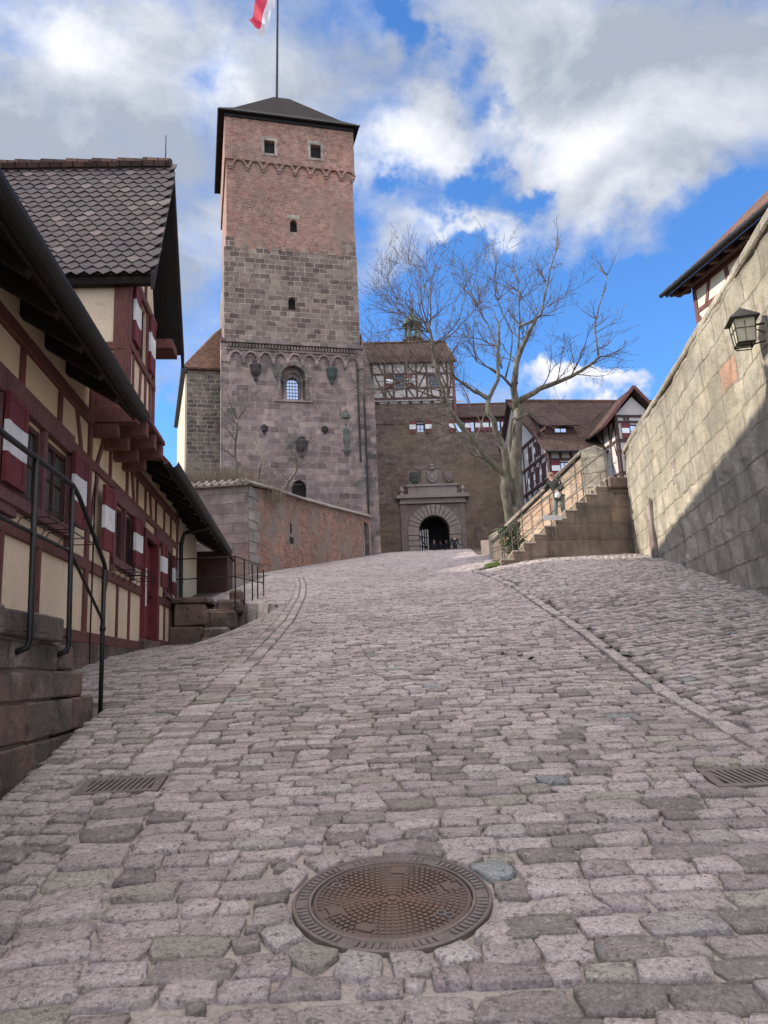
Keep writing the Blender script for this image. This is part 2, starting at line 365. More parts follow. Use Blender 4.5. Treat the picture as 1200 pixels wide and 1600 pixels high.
M['garden_brick']=masonry('weathered_red_brick_and_plaster',.42,.13,.022,[(0,(.22,.092,.055)),(.4,(.34,.145,.085)),(.75,(.41,.19,.115)),(1,(.25,.135,.095))],(.40,.31,.235),1.0,.03,
   stain=[(.55,(.27,.215,.165),.50,.60,.8),(1.1,(.20,.155,.125),.54,.66,.6),(1.9,(.13,.10,.09),.58,.70,.5)],bd=.06)
M['garden_stone']=masonry('mauve_sandstone_blocks',1.1,.42,.012,[(0,(.17,.13,.12)),(.5,(.22,.175,.16)),(1,(.25,.20,.17))],(.14,.115,.10),.8,.05,stain=[(.7,(.27,.15,.11),.52,.66,.6),(.3,(.11,.09,.085),.52,.7,.4)],bd=.05)
M['right_wall']=masonry('weathered_sandstone_wall',1.0,.50,.020,[(0,(.27,.238,.185)),(.35,(.355,.312,.245)),(.65,(.39,.34,.26)),(.86,(.33,.295,.235)),(.955,(.36,.315,.25)),(.985,(.40,.23,.155)),(1,(.42,.24,.16))],(.20,.172,.125),.9,.075,
   stain=[(.45,(.19,.175,.135),.48,.68,.6),(1.3,(.20,.18,.14),.50,.70,.5),(.8,(.45,.39,.28),.54,.70,.5),(2.6,(.24,.215,.165),.52,.66,.5)],streak=.6,bd=.10,sq=(.8,2))
M['stair_side']=masonry('shaded_stair_sandstone',1.2,.5,.008,[(0,(.14,.112,.088)),(.5,(.19,.148,.112)),(.8,(.215,.15,.115)),(1,(.17,.135,.11))],(.10,.08,.065),.7,.05,stain=[(1.2,(.10,.082,.068),.5,.68,.6)],streak=.8,bd=.04)  # stair stone darkened to carry the side's shade in its colour
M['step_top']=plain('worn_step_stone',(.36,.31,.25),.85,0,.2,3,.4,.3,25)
M['parapet']=masonry('orange_sandstone_parapet',.8,.45,.008,[(0,(.47,.35,.24)),(.4,(.55,.42,.29)),(.75,(.58,.38,.26)),(1,(.50,.41,.30))],(.34,.26,.18),.7,.05,stain=[(1.1,(.52,.36,.25),.52,.68,.5)],bd=.04)
M['old_block']=masonry('dirty_old_stair_blocks',1.3,.9,.004,[(0,(.075,.062,.053)),(1,(.15,.118,.10))],(.06,.05,.045),.9,.04,stain=[(1.6,(.055,.045,.040),.48,.62,.75),(2.6,(.27,.235,.20),.52,.66,.75),(.9,(.19,.115,.09),.5,.62,.65),(6,(.04,.034,.03),.56,.66,.7)],streak=.5,bd=.06)
RT=[(0,(.045,.028,.024)),(.4,(.075,.045,.036)),(.75,(.10,.058,.045)),(1,(.06,.038,.034))]
M['roof']=rooftile('old_brown_roof_tiles',.19,.15,RT)
M['roof_red']=rooftile('reddish_roof_tiles',.22,.2,[(0,(.09,.05,.035)),(.5,(.16,.085,.055)),(1,(.11,.06,.045))])
M['roof_dark']=rooftile('dark_tower_slates',.3,.3,[(0,(.010,.0065,.006)),(.5,(.018,.011,.010)),(1,(.012,.009,.008))])
mt,T=base('single_plain_tiles',.62,0,.45); at=T.n('ShaderNodeAttribute',attribute_name='tint').outputs['Color']; g=objc(T)
setc(T,T.mix(1.0,at,T.ramp(T.noise(g,18,6,.7),[(.3,.7),(.7,1.3)]),'MULTIPLY')); bump(T,T.noise(g,30,5,.7),.5,.01); M['tiles']=mt
M['copper']=plain('green_copper',(.055,.10,.082),.7,.2,.3,4,.2)
M['bark']=None
mt,T=base('grey_bark',.9,0,.2); g=objc(T); a=T.noise(T.vm('MULTIPLY',g,(1,1,.35)),5,7,.7)
c=T.ramp(a,[(.3,(.05,.043,.036)),(.5,(.115,.10,.08)),(.72,(.25,.225,.185))]); c=T.mix(T.ramp(T.noise(g,1.2,5,.6),[(.5,0),(.7,.6)]),c,(.09,.10,.055)); setc(T,c); bump(T,a,.9,.03); M['bark']=mt
M['twig']=plain('brown_twig_bark',(.085,.062,.05),.85,0,.3,3,.1)
M['twig_pale']=plain('pale_twig_bark',(.20,.165,.13),.85,0,.3,3,.1)
def leafmat(name,a,b):
    mt,T=base(name,.6,0,.3); g=objc(T)
    setc(T,T.ramp(T.noise(g,9,3,.6),[(.3,a),(.7,b)])); return mt
M['leaf']=leafmat('dark_green_leaf',(.012,.028,.008),(.05,.095,.025))
M['grass']=leafmat('yellow_green_grass',(.11,.17,.03),(.22,.30,.06))
M['dry']=leafmat('dry_stems',(.10,.075,.045),(.20,.155,.10))
# ------------------------------------------------------------------ ground height
def ss(x,a,b):
    t=np.clip((np.asarray(x,float)-a)/(b-a),0,1); return t*t*(3-2*t)
def g(x,y):
    x=np.asarray(x,float);y=np.asarray(y,float)
    yy=np.where(y>55,55+(y-55)*.05,y); yy=np.where(y<-8,-8+(y+8)*.3,yy)
    z=.1763*yy
    A=np.interp(y,[8,9.5,11,13.5,16.4,17.0,17.01],[0,.04,.14,.38,.72,.80,0])
    sx=1-ss(x,-3.75,-2.05)
    z=z-A*sx
    z=z+.52*ss(y,5,22)*ss(x,.5,5)*(1-ss(y,27,42))
    return z
def gz(x,y): return float(g(x,y))
# ------------------------------------------------------------------ ground sheet
mt,T=base('sandy_joint_soil',.95,0,.2); gg=objc(T); a=T.noise(gg,3,6,.7); f=T.noise(gg,60,5,.75)
c=T.ramp(f,[(.3,(.21,.178,.165)),(.7,(.38,.335,.305))]); c=T.mix(T.ramp(a,[(.5,0),(.72,.6)]),c,(.13,.115,.085)); c=T.mix(T.ramp(T.noise(gg,34,6,.8),[(.58,0),(.66,.8)]),c,(.07,.06,.052))
yv=T.n('ShaderNodeSeparateXYZ',{0:gg}).outputs[1]
c=T.mix(T.n('ShaderNodeMapRange',{'Value':yv,'From Min':3.4,'From Max':8,'To Min':.12,'To Max':.88}).outputs[0],c,(.07,.057,.052))
setc(T,c); bump(T,f,.6,.01); M['soil']=mt
mt,T=base('cobble_stone',.78,0,.35); gg=objc(T); at=T.n('ShaderNodeAttribute',attribute_name='tint').outputs['Color']
a=T.noise(gg,11,7,.75); f=T.noise(gg,70,6,.8); b2=T.noise(gg,.45,5,.6)
c=T.mix(1.0,at,T.ramp(a,[(.25,.72),(.75,1.25)]),'MULTIPLY'); c=T.mix(1.0,c,T.ramp(f,[(.32,.5),(.5,1.0),(.68,1.5)]),'MULTIPLY')
c=T.mix(1.0,c,T.ramp(b2,[(.3,.84),(.7,1.14)]),'MULTIPLY')
c=T.mix(T.ramp(T.noise(gg,23,6,.8),[(.55,0),(.64,.6)]),c,(.45,.40,.36))
c=T.mix(T.ramp(T.noise(gg,31,6,.8),[(.535,0),(.60,.8)]),c,(.085,.072,.066)); c=T.mix(T.ramp(T.noise(gg,1.1,6,.7),[(.54,0),(.70,.35)]),c,(.27,.24,.19)); c=T.mix(T.ramp(T.noise(gg,.8,6,.7,.5),[(.58,0),(.72,.3)]),c,(.19,.155,.155))
setc(T,c); bump(T,T.math('ADD',T.math('MULTIPLY',f,.5),a),1.0,.024); M['cobble']=mt
def axis(parts):
    o=[]
    for a,b,st in parts: o+=list(np.arange(a,b,st))
    return np.array(o+[parts[-1][1]])
xs=axis([(-90,-14,6),(-14,-6,1),(-6,8,.25),(8,16,1),(16,90,6)]); ys=axis([(-60,-6,6),(-6,0,1),(0,26,.25),(26,64,.8),(64,130,8)])
X,Y=np.meshgrid(xs,ys); Z=g(X,Y)-.015-.012*ss(Y,4,8)-.030*ss(X,2.2,2.6)*ss(Y,4,7)-.012*(1-ss(X,-3.5,-1.4))*ss(Y,4,8)
def grid_obj(name,X,Y,Z,mat):
    ny,nx=X.shape; V=np.stack([X,Y,Z],-1).reshape(-1,3); idx=np.arange(nx*ny).reshape(ny,nx)
    F=np.stack([idx[:-1,:-1],idx[:-1,1:],idx[1:,1:],idx[1:,:-1]],-1).reshape(-1,4)
    me=bpy.data.meshes.new(name); me.from_pydata(V.tolist(),[],F.tolist()); me.materials.append(mat)
    me.polygons.foreach_set('use_smooth',[True]*len(me.polygons)); me.update()
    return link(bpy.data.objects.new(name,me))
tag(grid_obj('ground',X,Y,Z,M['soil']),kind='structure')
# ------------------------------------------------------------------ cobblestones: every stone is real geometry
class Stones:
    def __init__(s): s.L=[]
    def add(s,x,y,w,h,rot=0,dark=0,kind=0): s.L.append((x,y,w,h,rot,dark,kind))
    def build(s,name):
        L=np.array(s.L); n=len(L)
        out=[]; 
        for near in (True,False):
            sel=L[(L[:,1]<15)==near]
            if not len(sel): continue
            out.append(s.mesh(sel,14 if near else 8,near))
        V=[];F=[];Cc=[];off=0
        for v,fq,c in out: V.append(v);F+= [tuple(i+off for i in q) for q in fq];Cc.append(c);off+=len(v)
        V=np.concatenate(V);Cc=np.concatenate(Cc)
        me=bpy.data.meshes.new(name); me.from_pydata(V.tolist(),[],F); me.materials.append(M['cobble'])
        ca=me.color_attributes.new('tint','FLOAT_COLOR','POINT'); ca.data.foreach_set('color',np.concatenate([Cc,np.ones((len(Cc),1))],1).ravel())
        me.polygons.foreach_set('use_smooth',[True]*len(me.polygons)); me.update()
        return link(bpy.data.objects.new(name,me))
    def mesh(s,L,K,near):
        n=len(L); t=np.arange(K)/K*2*np.pi+np.pi/K
        e=.30
        cx=np.sign(np.cos(t))*np.abs(np.cos(t))**e; cy=np.sign(np.sin(t))*np.abs(np.sin(t))**e
        rr=1+rng.normal(0,.05 if near else .05,(n,K)); skew=rng.normal(0,.10,(n,1)); trap=rng.normal(0,.09,(n,1)); tr2=rng.normal(0,.08,(n,1))
        ux=(cx[None]*rr*(1+trap*cy[None])+skew*cy[None]*.5); uy=cy[None]*rr*(1+tr2*cx[None])
        hgt=rng.uniform(.002,.014,(n,1)); ta=rng.normal(0,.028,(n,1)); tb=rng.normal(0,.035,(n,1))
        rings=[(1.0,-.035),(.985,-.006),(.94,.0005),(.66,.0025)] if near else [(1.0,-.04),(.95,-.004),(.72,.006)]
        cr,sr=np.cos(L[:,4:5]),np.sin(L[:,4:5]); P_=[]
        for k,(sc_,dz) in enumerate(rings+[(0,.004)]):
            m_=K if sc_>0 else 1
            jj=1+(rng.normal(0,.02,(n,K)) if (near and 0<k<4 and sc_>0) else 0)
            lx=(ux*sc_*jj if sc_>0 else np.zeros((n,1)))*L[:,2:3]/2; ly=(uy*sc_*jj if sc_>0 else np.zeros((n,1)))*L[:,3:4]/2
            wx=L[:,0:1]+lx*cr-ly*sr; wy=L[:,1:2]+lx*sr+ly*cr
            wz=g(wx,wy)+dz+(hgt if k else 0)+(ta*lx+tb*ly if k else 0)+(rng.normal(0,.0022,wx.shape) if near and k>1 else 0)
            P_.append(np.stack([wx,wy,wz],-1))
        V=np.concatenate(P_,1); per=V.shape[1]; F=[]
        nr=len(rings); tmpl=[]
        for j in range(nr-1):
            for k in range(K): k2=(k+1)%K; tmpl.append((j*K+k,j*K+k2,(j+1)*K+k2,(j+1)*K+k))
        c=nr*K
        for k in range(K): tmpl.append(((nr-1)*K+k,(nr-1)*K+(k+1)%K,c))
        for i in range(n):
            b=i*per; F+=[tuple(b+q for q in f) for f in tmpl]
        bc=np.array(COB); pick=rng.random(n)
        colr=np.tile(bc,(n,1))*rng.uniform(.84,1.16,(n,1))
        def ov(lo,hi,c): 
            m_=(pick>=lo)&(pick<hi); colr[m_]=np.array(c)*rng.uniform(.85,1.15,(m_.sum(),1))
        ov(0,.11,(.22,.185,.18)); ov(.12,.17,(.295,.262,.23)); ov(.17,.18,(.235,.25,.255)); ov(.18,.22,(.35,.31,.30)); ov(.22,.30,(.20,.172,.158)); ov(.30,.37,(.285,.235,.235))
        colr*=(1-L[:,5:6]*np.array([.22,.19,.26]))
        return V.reshape(-1,3),F,np.repeat(colr,per,0)
LC=np.array([(-1.20,0),(-1.32,2.4),(-1.56,3.6),(-1.80,5.6),(-1.86,8.0),(-1.98,13.6),(-2.3,18.5),(-2.75,23),(-3.4,28)])
RC=np.array([(2.25,0),(2.28,5),(2.26,6.85),(2.5,10.5),(2.66,16.6),(2.5,23.9)])
def lc(y): return np.interp(y,LC[:,1],LC[:,0])
def rc(y): return np.interp(y,RC[:,1],RC[:,0])
MANH=(-0.035,3.345,.402)
GRATES=[(-1.68,4.93,.50,.29,.06),(2.03,4.60,.52,.31,.0)]
def blocked(x,y,hw=.05,hh=.05):
    if ((x-MANH[0])**2+((y-MANH[1])*1.015)**2)<(.585)**2: return True
    for gx,gy,gw,gh,_ in GRATES:
        if abs(x-gx)<gw/2+hw and abs(y-gy)<gh/2+hh: return True
    return False
def rightlimit(y):
    if y<22: return 6.0+.137*(y-12)-.02
    if y<25.8: return 3.5 if y>22 else 7
    return 3.7+(y-26)*.084
def leftlimit(y):
    if y<7.2: return -2.36-.122*(y-4.81)
    if y<15.6: return -4.4-.108*(y-14)+.02
    if y<17.6: return -3.15
    if y<30.6: return -4.55
    return -5.5+(y-30.8)*.2426
st=Stones()
y=.3
while y<60:
    grow=1.0 if y<30 else 1.25
    sz=float(np.interp(y,[3,5,8,14],[1.06,.98,.84,.78])); rh=random.uniform(.118,.160)*grow*sz
    L_=lc(y)+(.306 if y<9 else .325) if y<27.5 else leftlimit(y); R_=rc(y)-.02 if y<23 else rightlimit(y)
    x=L_+random.uniform(0,.015); ph=random.uniform(0,6)
    while x<R_-.05:
        w_=random.uniform(.165,.315)*grow*sz*(1 if random.random()>.10 else .6)
        w_=min(w_,R_-x)
        if w_<.07: break
        yy=y+.022*math.sin(x*1.7+ph*.3)+random.gauss(0,.004)
        cx=x+w_/2
        if not blocked(cx,yy,w_/2+.01,rh/2+.005):
            st.add(cx,yy,w_-.007,rh*random.uniform(.90,1.0)-.011,random.gauss(0,.03))
        x+=w_
    y+=rh
# ring of stones round the manhole, filling bits
k=17
for i in range(k):
    a=2*math.pi*(i+.3*random.random())/k; r=MANH[2]+.085+random.uniform(-.004,.008)
    st.add(MANH[0]+r*math.cos(a),MANH[1]+r*math.sin(a)*.985,random.uniform(.135,.165),random.uniform(.125,.15),a+math.pi/2)
def fill(st,x0,x1,y0,y1,n,lo=.06,hi=.13):
    near=[s for s in st.L+extra if x0-.4<s[0]<x1+.4 and y0-.4<s[1]<y1+.4]
    for _ in range(n):
        sc_=1-_/n; x=random.uniform(x0,x1); y_=random.uniform(y0,y1); w_=lo+(hi-lo)*sc_*random.uniform(.7,1.2); h_=w_*random.uniform(.6,.9)
        if math.hypot(x-MANH[0],y_-MANH[1])<MANH[2]+h_/2+.01: continue
        if any(abs(x-gx)<gw/2+w_/2+.005 and abs(y_-gy)<gh/2+h_/2+.005 for gx,gy,gw,gh,_q in GRATES): continue
        if any(abs(x-s[0])<(min(s[2],s[2])+w_)/2*.98 and abs(y_-s[1])<((s[3] if abs(math.sin(s[4]))<.5 else (s[2]+s[3])/2)+h_)/2*.98 for s in near): continue
        t_=(x,y_,w_,h_,random.gauss(0,.25),.1,0); st.L.append(t_); near.append(t_)
extra=[]
fill(st,MANH[0]-.75,MANH[0]+.75,MANH[1]-.75,MANH[1]+.75,9000)
fill(st,1.5,2.3,4.2,5.0,5000)
road=st
tag(st.build('cobbled_road'),kind='structure')
# gutter line and left pavement
st=Stones()
y=.2
while y<27.3:
    l=random.uniform(.13,.19) if y<9 else random.uniform(.18,.3); x=lc(y+l/2); an=math.atan2(lc(y+l)-lc(y),l)
    for dx,wd in (((.152,.30),) if y<9 else ((.07,.14),(.235,.15))):
        if not blocked(x+dx,y+l/2,.07,l/2): st.add(x+dx,y+l/2+random.uniform(-.03,.03),wd,l-.012,-an,.0 if y<9 else .3)
    y+=l
y=.3; skew=.06
while y<30.5:
    rh=random.uniform(.10,.135); x=leftlimit(y)+random.uniform(0,.05)
    while x<lc(y)-.01:
        w_=min(random.uniform(.14,.27),lc(y)-.002-x)
        if w_<.06: break
        yy=y+(x+2)*(-.10)+random.gauss(0,.006)
        if not blocked(x+w_/2,yy,w_/2,rh/2) and not (15.6<yy<17.5 and x<-3.2) and x+w_/2>leftlimit(yy):
            st.add(x+w_/2,yy,w_-.008,rh*random.uniform(.90,1)-.012,-.10+random.gauss(0,.04),.35)
        x+=w_
    y+=rh
extra=[s for s in road.L if s[1]<6 and s[0]<-.8]
fill(st,-2.3,-1.2,4.5,5.4,6000)
tag(st.build('left_pavement'),kind='structure')
st=Stones()
y=.3
while y<22.2:
    l=random.uniform(.2,.32); x=rc(y+l/2); an=math.atan2(rc(y+l)-rc(y),l)
    if not blocked(x+.07,y+l/2,.07,l/2): st.add(x+.08,y+l/2,.13,l-.02,-an,.1)
    y+=l
c_,s_=math.cos(.42),math.sin(.42); v=-10
while v<26:
    rh=random.uniform(.12,.165); u=-8+random.uniform(0,.1)
    while u<16:
        w_=random.uniform(.13,.23); uc=u+w_/2; x=uc*c_-v*s_; yy=uc*s_+v*c_
        u+=w_
        if yy<.2 or yy>22.0+.25*(x-3): continue
        if x<rc(yy)+.205 or x>rightlimit(min(yy,21.9)) or blocked(x,yy,w_/2,rh/2): continue
        st.add(x+random.gauss(0,.006),yy+random.gauss(0,.006),w_-.024,rh*random.uniform(.85,1.0)-.024,.42+random.gauss(0,.09),.12)
    v+=rh
tag(st.build('right_pavement'),kind='structure')
# ------------------------------------------------------------------ manhole cover
mt,T=base('rusty_cast_iron',.62,.55,.5); gg=objc(T)
rad=T.vm('LENGTH',T.vm('MULTIPLY',T.vm('SUBTRACT',gg,(MANH[0],MANH[1],0)),(1,1,0)))
rust=T.math('ADD',T.ramp(rad,[(.08,.55),(.30,.0)]),T.math('MULTIPLY_ADD',T.noise(gg,9,6,.7),1.4,-.5),clamp=True)
setc(T,T.mix(rust,(.095,.076,.068),(.150,.080,.056))); bump(T,T.noise(gg,90,5,.7),.4,.004); M['rust']=mt
M['castiron']=plain('dark_cast_iron',(.125,.10,.09),.6,.3,.3,12,.35,.5,110)
mx,my,mr=MANH
mn=thing('manhole_cover','round rusty cast iron manhole cover set in the cobbles in the foreground','manhole cover',(mx,my,gz(mx,my)))
SL=.1763
def disc_tr(mb,x,y,z): return None
class TMB(MB):
    """MB whose local z=0 plane is laid on the sloping street at (x0,y0)"""
    def __init__(s,x0,y0,rot=0,dz=0): super().__init__(); s.c=(x0,y0); s.rot=rot; s.dz=dz
    def done(s):
        x0,y0=s.c; cr,sr=math.cos(s.rot),math.sin(s.rot); z0=gz(x0,y0)+s.dz
        s.v=[(x0+a*cr-b*sr,y0+(a*sr+b*cr)*.985,z0+c+(a*sr+b*cr)*SL) for a,b,c in s.v]; return s
t=TMB(mx,my,0,-.007)
t.lathe((0,0,0),[(mr,-.05),(mr,.012),(mr-.004,.016),(mr-.012,.016),(mr-.016,.008),(mr-.062,.008),(mr-.066,.015),(mr-.076,.015),(mr-.079,-.01),(mr-.079,-.05)],64)
for i in range(84):
    if i%14 in(0,1) : continue
    a=2*math.pi*i/84
    p=[(math.cos(a+s2*.024)*r,math.sin(a+s2*.024)*r,.006) for r,s2 in((mr-.057,-1),(mr-.020,-.62),(mr-.020,.62),(mr-.057,1))]
    t.poly(p,(0,0,.0085))
t.done().build('frame',M['castiron'],mn)
t=TMB(mx,my,0,-.007); r1=mr-.083
t.lathe((0,0,0),[(r1,-.05),(r1,.009),(r1-.006,.012),(r1-.016,.012),(r1-.019,.004),(0.001,.004)],64)
nring=11
for j in range(1,nring+1):
    r=.018+j*(r1-.045)/nring; cnt=max(10,int(round(2*math.pi*r/.0262/6)*6)); w2=min(.5*2*math.pi*r/cnt*.66,.0105)
    for i in range(cnt):
        a=2*math.pi*(i+.5*(j%2))/cnt
        if j>=8 and any(abs((a-q+math.pi)%(2*math.pi)-math.pi)<.125 for q in (R(150),R(-35),R(82),R(-115),R(20),R(200))): continue
        ca,sa=math.cos(a),math.sin(a); h2=.0085
        t.poly([(ca*(r+dr)-sa*dt,sa*(r+dr)+ca*dt,.003) for dr,dt in((-h2,-w2),(-h2,w2),(h2,w2),(h2,-w2))],(0,0,.0075))
t.lathe((0,0,0),[(.016,.002),(.016,.011),(.012,.013)],14)
for q in (R(82),R(-115),R(20),R(200)):
    ca,sa=math.cos(q),math.sin(q); r=.245
    t.poly([(ca*(r+dr)-sa*dt,sa*(r+dr)+ca*dt,.003) for dr,dt in((-.022,-.034),(-.022,.034),(.022,.034),(.022,-.034))],(0,0,.008))
t.done().build('lid',M['rust'],mn)
for q in (R(150),R(-35)):
    t=TMB(mx,my,0,-.007); ca,sa=math.cos(q),math.sin(q)
    for rr_ in(.235,.272): t.lathe((ca*rr_+(.004 if q>0 else -.004),sa*rr_,0),[(.020,.003),(.020,.0125),(.0135,.0125),(.0130,.0045)],14)
    t.done().build('lifting_hole',M['castiron'],mn)
    t=TMB(mx,my,0,-.007)
    for rr_ in(.235,.272): t.lathe((ca*rr_+(.004 if q>0 else -.004),sa*rr_,0),[(.0128,.0046),(.0128,.0056)],12)
    t.done().build('hole_bottom',M['hole'],mn)
# ------------------------------------------------------------------ drain grates
for gi,(gx,gy,gw,gh,ro) in enumerate(GRATES):
    r_=thing('drain_grate',['rusty rectangular drain grate in the left gutter line of the street','grey rectangular drain grate cut off by the right edge of the picture'][gi],'drain grate',(gx,gy,gz(gx,gy)),'drain grates in the cobbles')
    t=TMB(gx,gy,ro,-.004); b_=.05
    for a,b in (((-gw/2,-gh/2),(gw/2,-gh/2+b_*.8)),((-gw/2,gh/2-b_*.8),(gw/2,gh/2)),((-gw/2,-gh/2+b_*.8),(-gw/2+b_,gh/2-b_*.8)),((gw/2-b_,-gh/2+b_*.8),(gw/2,gh/2-b_*.8))): t.box((a[0],a[1],-.05),(b[0],b[1],.008))
    t.done().build('frame',M['castiron'],r_)
    t=TMB(gx,gy,ro,.0); nb=11
    for i in range(nb):
        xx=-gw/2+b_+(i+.5)*(gw-2*b_)/nb; sk=(-.05 if gi else .03)
        t.poly([(xx-.011-sk*.5,-gh/2+b_*.8,-.012),(xx+.011-sk*.5,-gh/2+b_*.8,-.012),(xx+.011+sk*.5,gh/2-b_*.8,-.012),(xx-.011+sk*.5,gh/2-b_*.8,-.012)],(0,0,.016))
    t.done().build('bars',M['castiron'],r_)
    t=TMB(gx,gy,ro,.0); t.box((-gw/2+b_*.6,-gh/2+b_*.5,-.016),(gw/2-b_*.6,gh/2-b_*.5,-.007)); t.done().build('pit',M['hole'],r_)
# ================================================================== left half-timbered house
W1=Wl(-4.4,14,-6.2); W1.o=W1.o-W1.d*14.0
def window(parent,w,s0,s1,z0,z1,n,fm,gm,nx=2,nz=3,fw=.05,label=None,dep=.05):
    b=MB()
    b.wbox(w,s0,s0+fw,z0,z1,n,n+dep); b.wbox(w,s1-fw,s1,z0,z1,n,n+dep); b.wbox(w,s0+fw,s1-fw,z0,z0+fw,n,n+dep-.002); b.wbox(w,s0+fw,s1-fw,z1-fw,z1,n,n+dep-.002)
    for i in range(1,nx): a=s0+(s1-s0)*i/nx; b.wbox(w,a-.018,a+.018,z0+fw,z1-fw,n,n+dep-.006)
    for i in range(1,nz): a=z0+(z1-z0)*i/nz; b.wbox(w,s0+fw,s1-fw,a-.010,a+.010,n,n+dep-.018)
    o=b.build('window',fm,parent,label)
    p=MB(); p.face([w.pt(s0+fw*.5,z0+fw*.5,n+.012),w.pt(s1-fw*.5,z0+fw*.5,n+.012),w.pt(s1-fw*.5,z1-fw*.5,n+.012),w.pt(s0+fw*.5,z1-fw*.5,n+.012)])
    p.build('pane',gm,o); return o
def shutter(parent,w,s0,s1,z0,z1,n,th=.035,tilt=0):
    b=MB(); h=(z1-z0)
    for i,(a,c,mi) in enumerate(((0,.33,0),(.33,.68,1),(.68,1,0))):
        b.poly([w.pt(s0,z0+h*a,n),w.pt(s1,z0+h*a,n+tilt),w.pt(s1,z0+h*c,n+tilt),w.pt(s0,z0+h*c,n)],w.pt(0,0,th)-w.pt(0,0,0),mi)
    fr=.05; off=w.pt(0,0,.008)-w.pt(0,0,0)
    for i,(a,c,mi) in enumerate(((0,.33,0),(.33,.68,1),(.68,1,0))):
        for (u0,u1) in ((0,.16),(.84,1)):
            A=s0+(s1-s0)*u0;B=s0+(s1-s0)*u1
            b.poly([w.pt(A,z0+h*a,n+th+tilt*u0),w.pt(B,z0+h*a,n+th+tilt*u1),w.pt(B,z0+h*c,n+th+tilt*u1),w.pt(A,z0+h*c,n+th+tilt*u0)],off,mi)
    for zc,mi in ((z0+.03,0),(z1-.03,0)):
        b.poly([w.pt(s0+(s1-s0)*.16,zc-.03,n+th+tilt*.16),w.pt(s0+(s1-s0)*.84,zc-.03,n+th+tilt*.84),w.pt(s0+(s1-s0)*.84,zc+.03,n+th+tilt*.84),w.pt(s0+(s1-s0)*.16,zc+.03,n+th+tilt*.16)],off*.8,mi)
    return b.build('shutter',[M['red'],M['white']],parent)
hs=thing('half_timbered_house','long cream half-timbered house with red and white shutters along the left side','house',W1.pt(12,1.9,0))
WINS=[(7.38,8.06,3.36,4.20),(8.18,9.04,3.36,4.20),(11.36,11.94,3.32,4.12),(12.0,12.58,3.32,4.12),(15.70,16.28,3.24,4.05)]
b=MB(); b.wall(W1,2.0,17.35,1.2,5.75,0,[(a,c,d,e) for a,c,d,e in WINS]+[(4.6,5.3,3.36,4.2),(5.4,6.1,3.36,4.2),(13.55,14.62,2.02,4.0)],.08)
b.build('wall',M['plaster'],hs)
b=MB(); b.wbox(W1,17.35,21.75,2.0,5.7,-.4,-.16); b.build('end_wall',M['plaster_pale'],hs)
b=MB(); b.wbox(W1,1.6,2.0,1.0,5.75,-7,.0); b.build('near_end_wall',M['plaster_pale'],hs)
gp_=[W1.pt(21.7,3,-.2),W1.pt(21.7,5.1,-.2),W1.pt(21.7,12.95,-6.6),W1.pt(21.7,5.1,-13.5),W1.pt(21.7,3,-13.5)]
gp2=[p-W1.d.to_3d()*19.7 for p in gp_]
for q_,s_ in ((gp_,-.3),(gp2,.3)):
    b=MB(); b.poly(q_,W1.d.to_3d()*s_); b.build('gable_end_wall',M['plaster_pale'],hs)
b=MB(); b.wbox(W1,2.0,13.4,.4,1.985,-.3,.05); b.wbox(W1,14.66,17.3,1.4,2.12,-.3,.04); b.build('foundation',M['old_block'],hs)
T_=MB()
for (a,c) in ((2.0,13.5),): T_.wbox(W1,a,c,1.985,2.13,-.05,.045)
T_.wbox(W1,14.66,17.3,2.12,2.24,-.05,.043)
T_.wbox(W1,2.0,13.5,2.93,3.08,-.05,.036); T_.wbox(W1,14.66,17.3,2.95,3.09,-.05,.036)
for s in (3.0,4.1,5.2,6.2,7.12,8.17,10.9,11.75,12.55,15.1,15.75,16.4): T_.wbeam(W1,(s,2.12),(s,2.94),.075,-.05,.028)
for s in (9.98,17.26): T_.wbeam(W1,(s,2.12),(s,5.7),.13,-.05,.030)
T_.wbeam(W1,(10.42,4.3),(9.98,3.3),.10,-.05,.026)
T_.wbeam(W1,(15.0,4.2),(15.0,3.1),.08,-.05,.026)
for s in (7.43,8.68,11.1,12.2,13.0,13.7,14.7,15.6,16.4,6.2,5.0,3.8): T_.wbeam(W1,(s,4.45),(s,4.95),.11 if s<9 else .075,-.05,.028)
for a,c in (((9.35,4.95),(9.62,4.45)),((10.72,4.95),(10.35,4.45)),((12.55,4.93),(12.75,4.45)),((14.1,4.93),(14.25,4.45))): T_.wbeam(W1,a,c,.10,-.05,.024)
T_.wbox(W1,2.0,17.3,4.92,5.08,-.05,.06)
T_.wbox(W1,9.1,17.3,4.34,4.47,-.05,.038)
T_.build('timber_frame',M['timber'],hs,bevel=.008)
b=MB(); b.wbox(W1,2.0,9.12,4.24,4.49,-.05,.075); b.wbox(W1,11.2,13.5,4.15,4.36,-.05,.07); b.wbox(W1,14.62,16.4,4.08,4.33,-.05,.066)
for (a,c,z0,z1) in ((6.86,7.36,3.1,4.24),(8.065,8.175,3.3,4.24),(9.05,9.14,3.1,4.24),(11.94,12.0,3.3,4.15),(11.26,11.35,3.1,4.15),(12.59,12.68,3.1,4.15),(16.3,16.38,3.1,4.1),(15.6,15.69,3.1,4.1)): b.wbox(W1,a,c,z0,z1,-.05,.06+b.jit())
b.wbox(W1,6.86,9.14,3.20,3.33,-.05,.085); b.wbox(W1,11.26,12.68,3.18,3.30,-.05,.083); b.wbox(W1,15.6,16.4,3.12,3.22,-.05,.08)
b.build('window_surround_beams',M['timber_lintel'],hs,bevel=.008)
for i,(a,c,d,e) in enumerate(WINS): window(hs,W1,a,c,d,e,-.05,M['frame'],M['curtain'] if i<2 else M['glass'],2,2,.06)
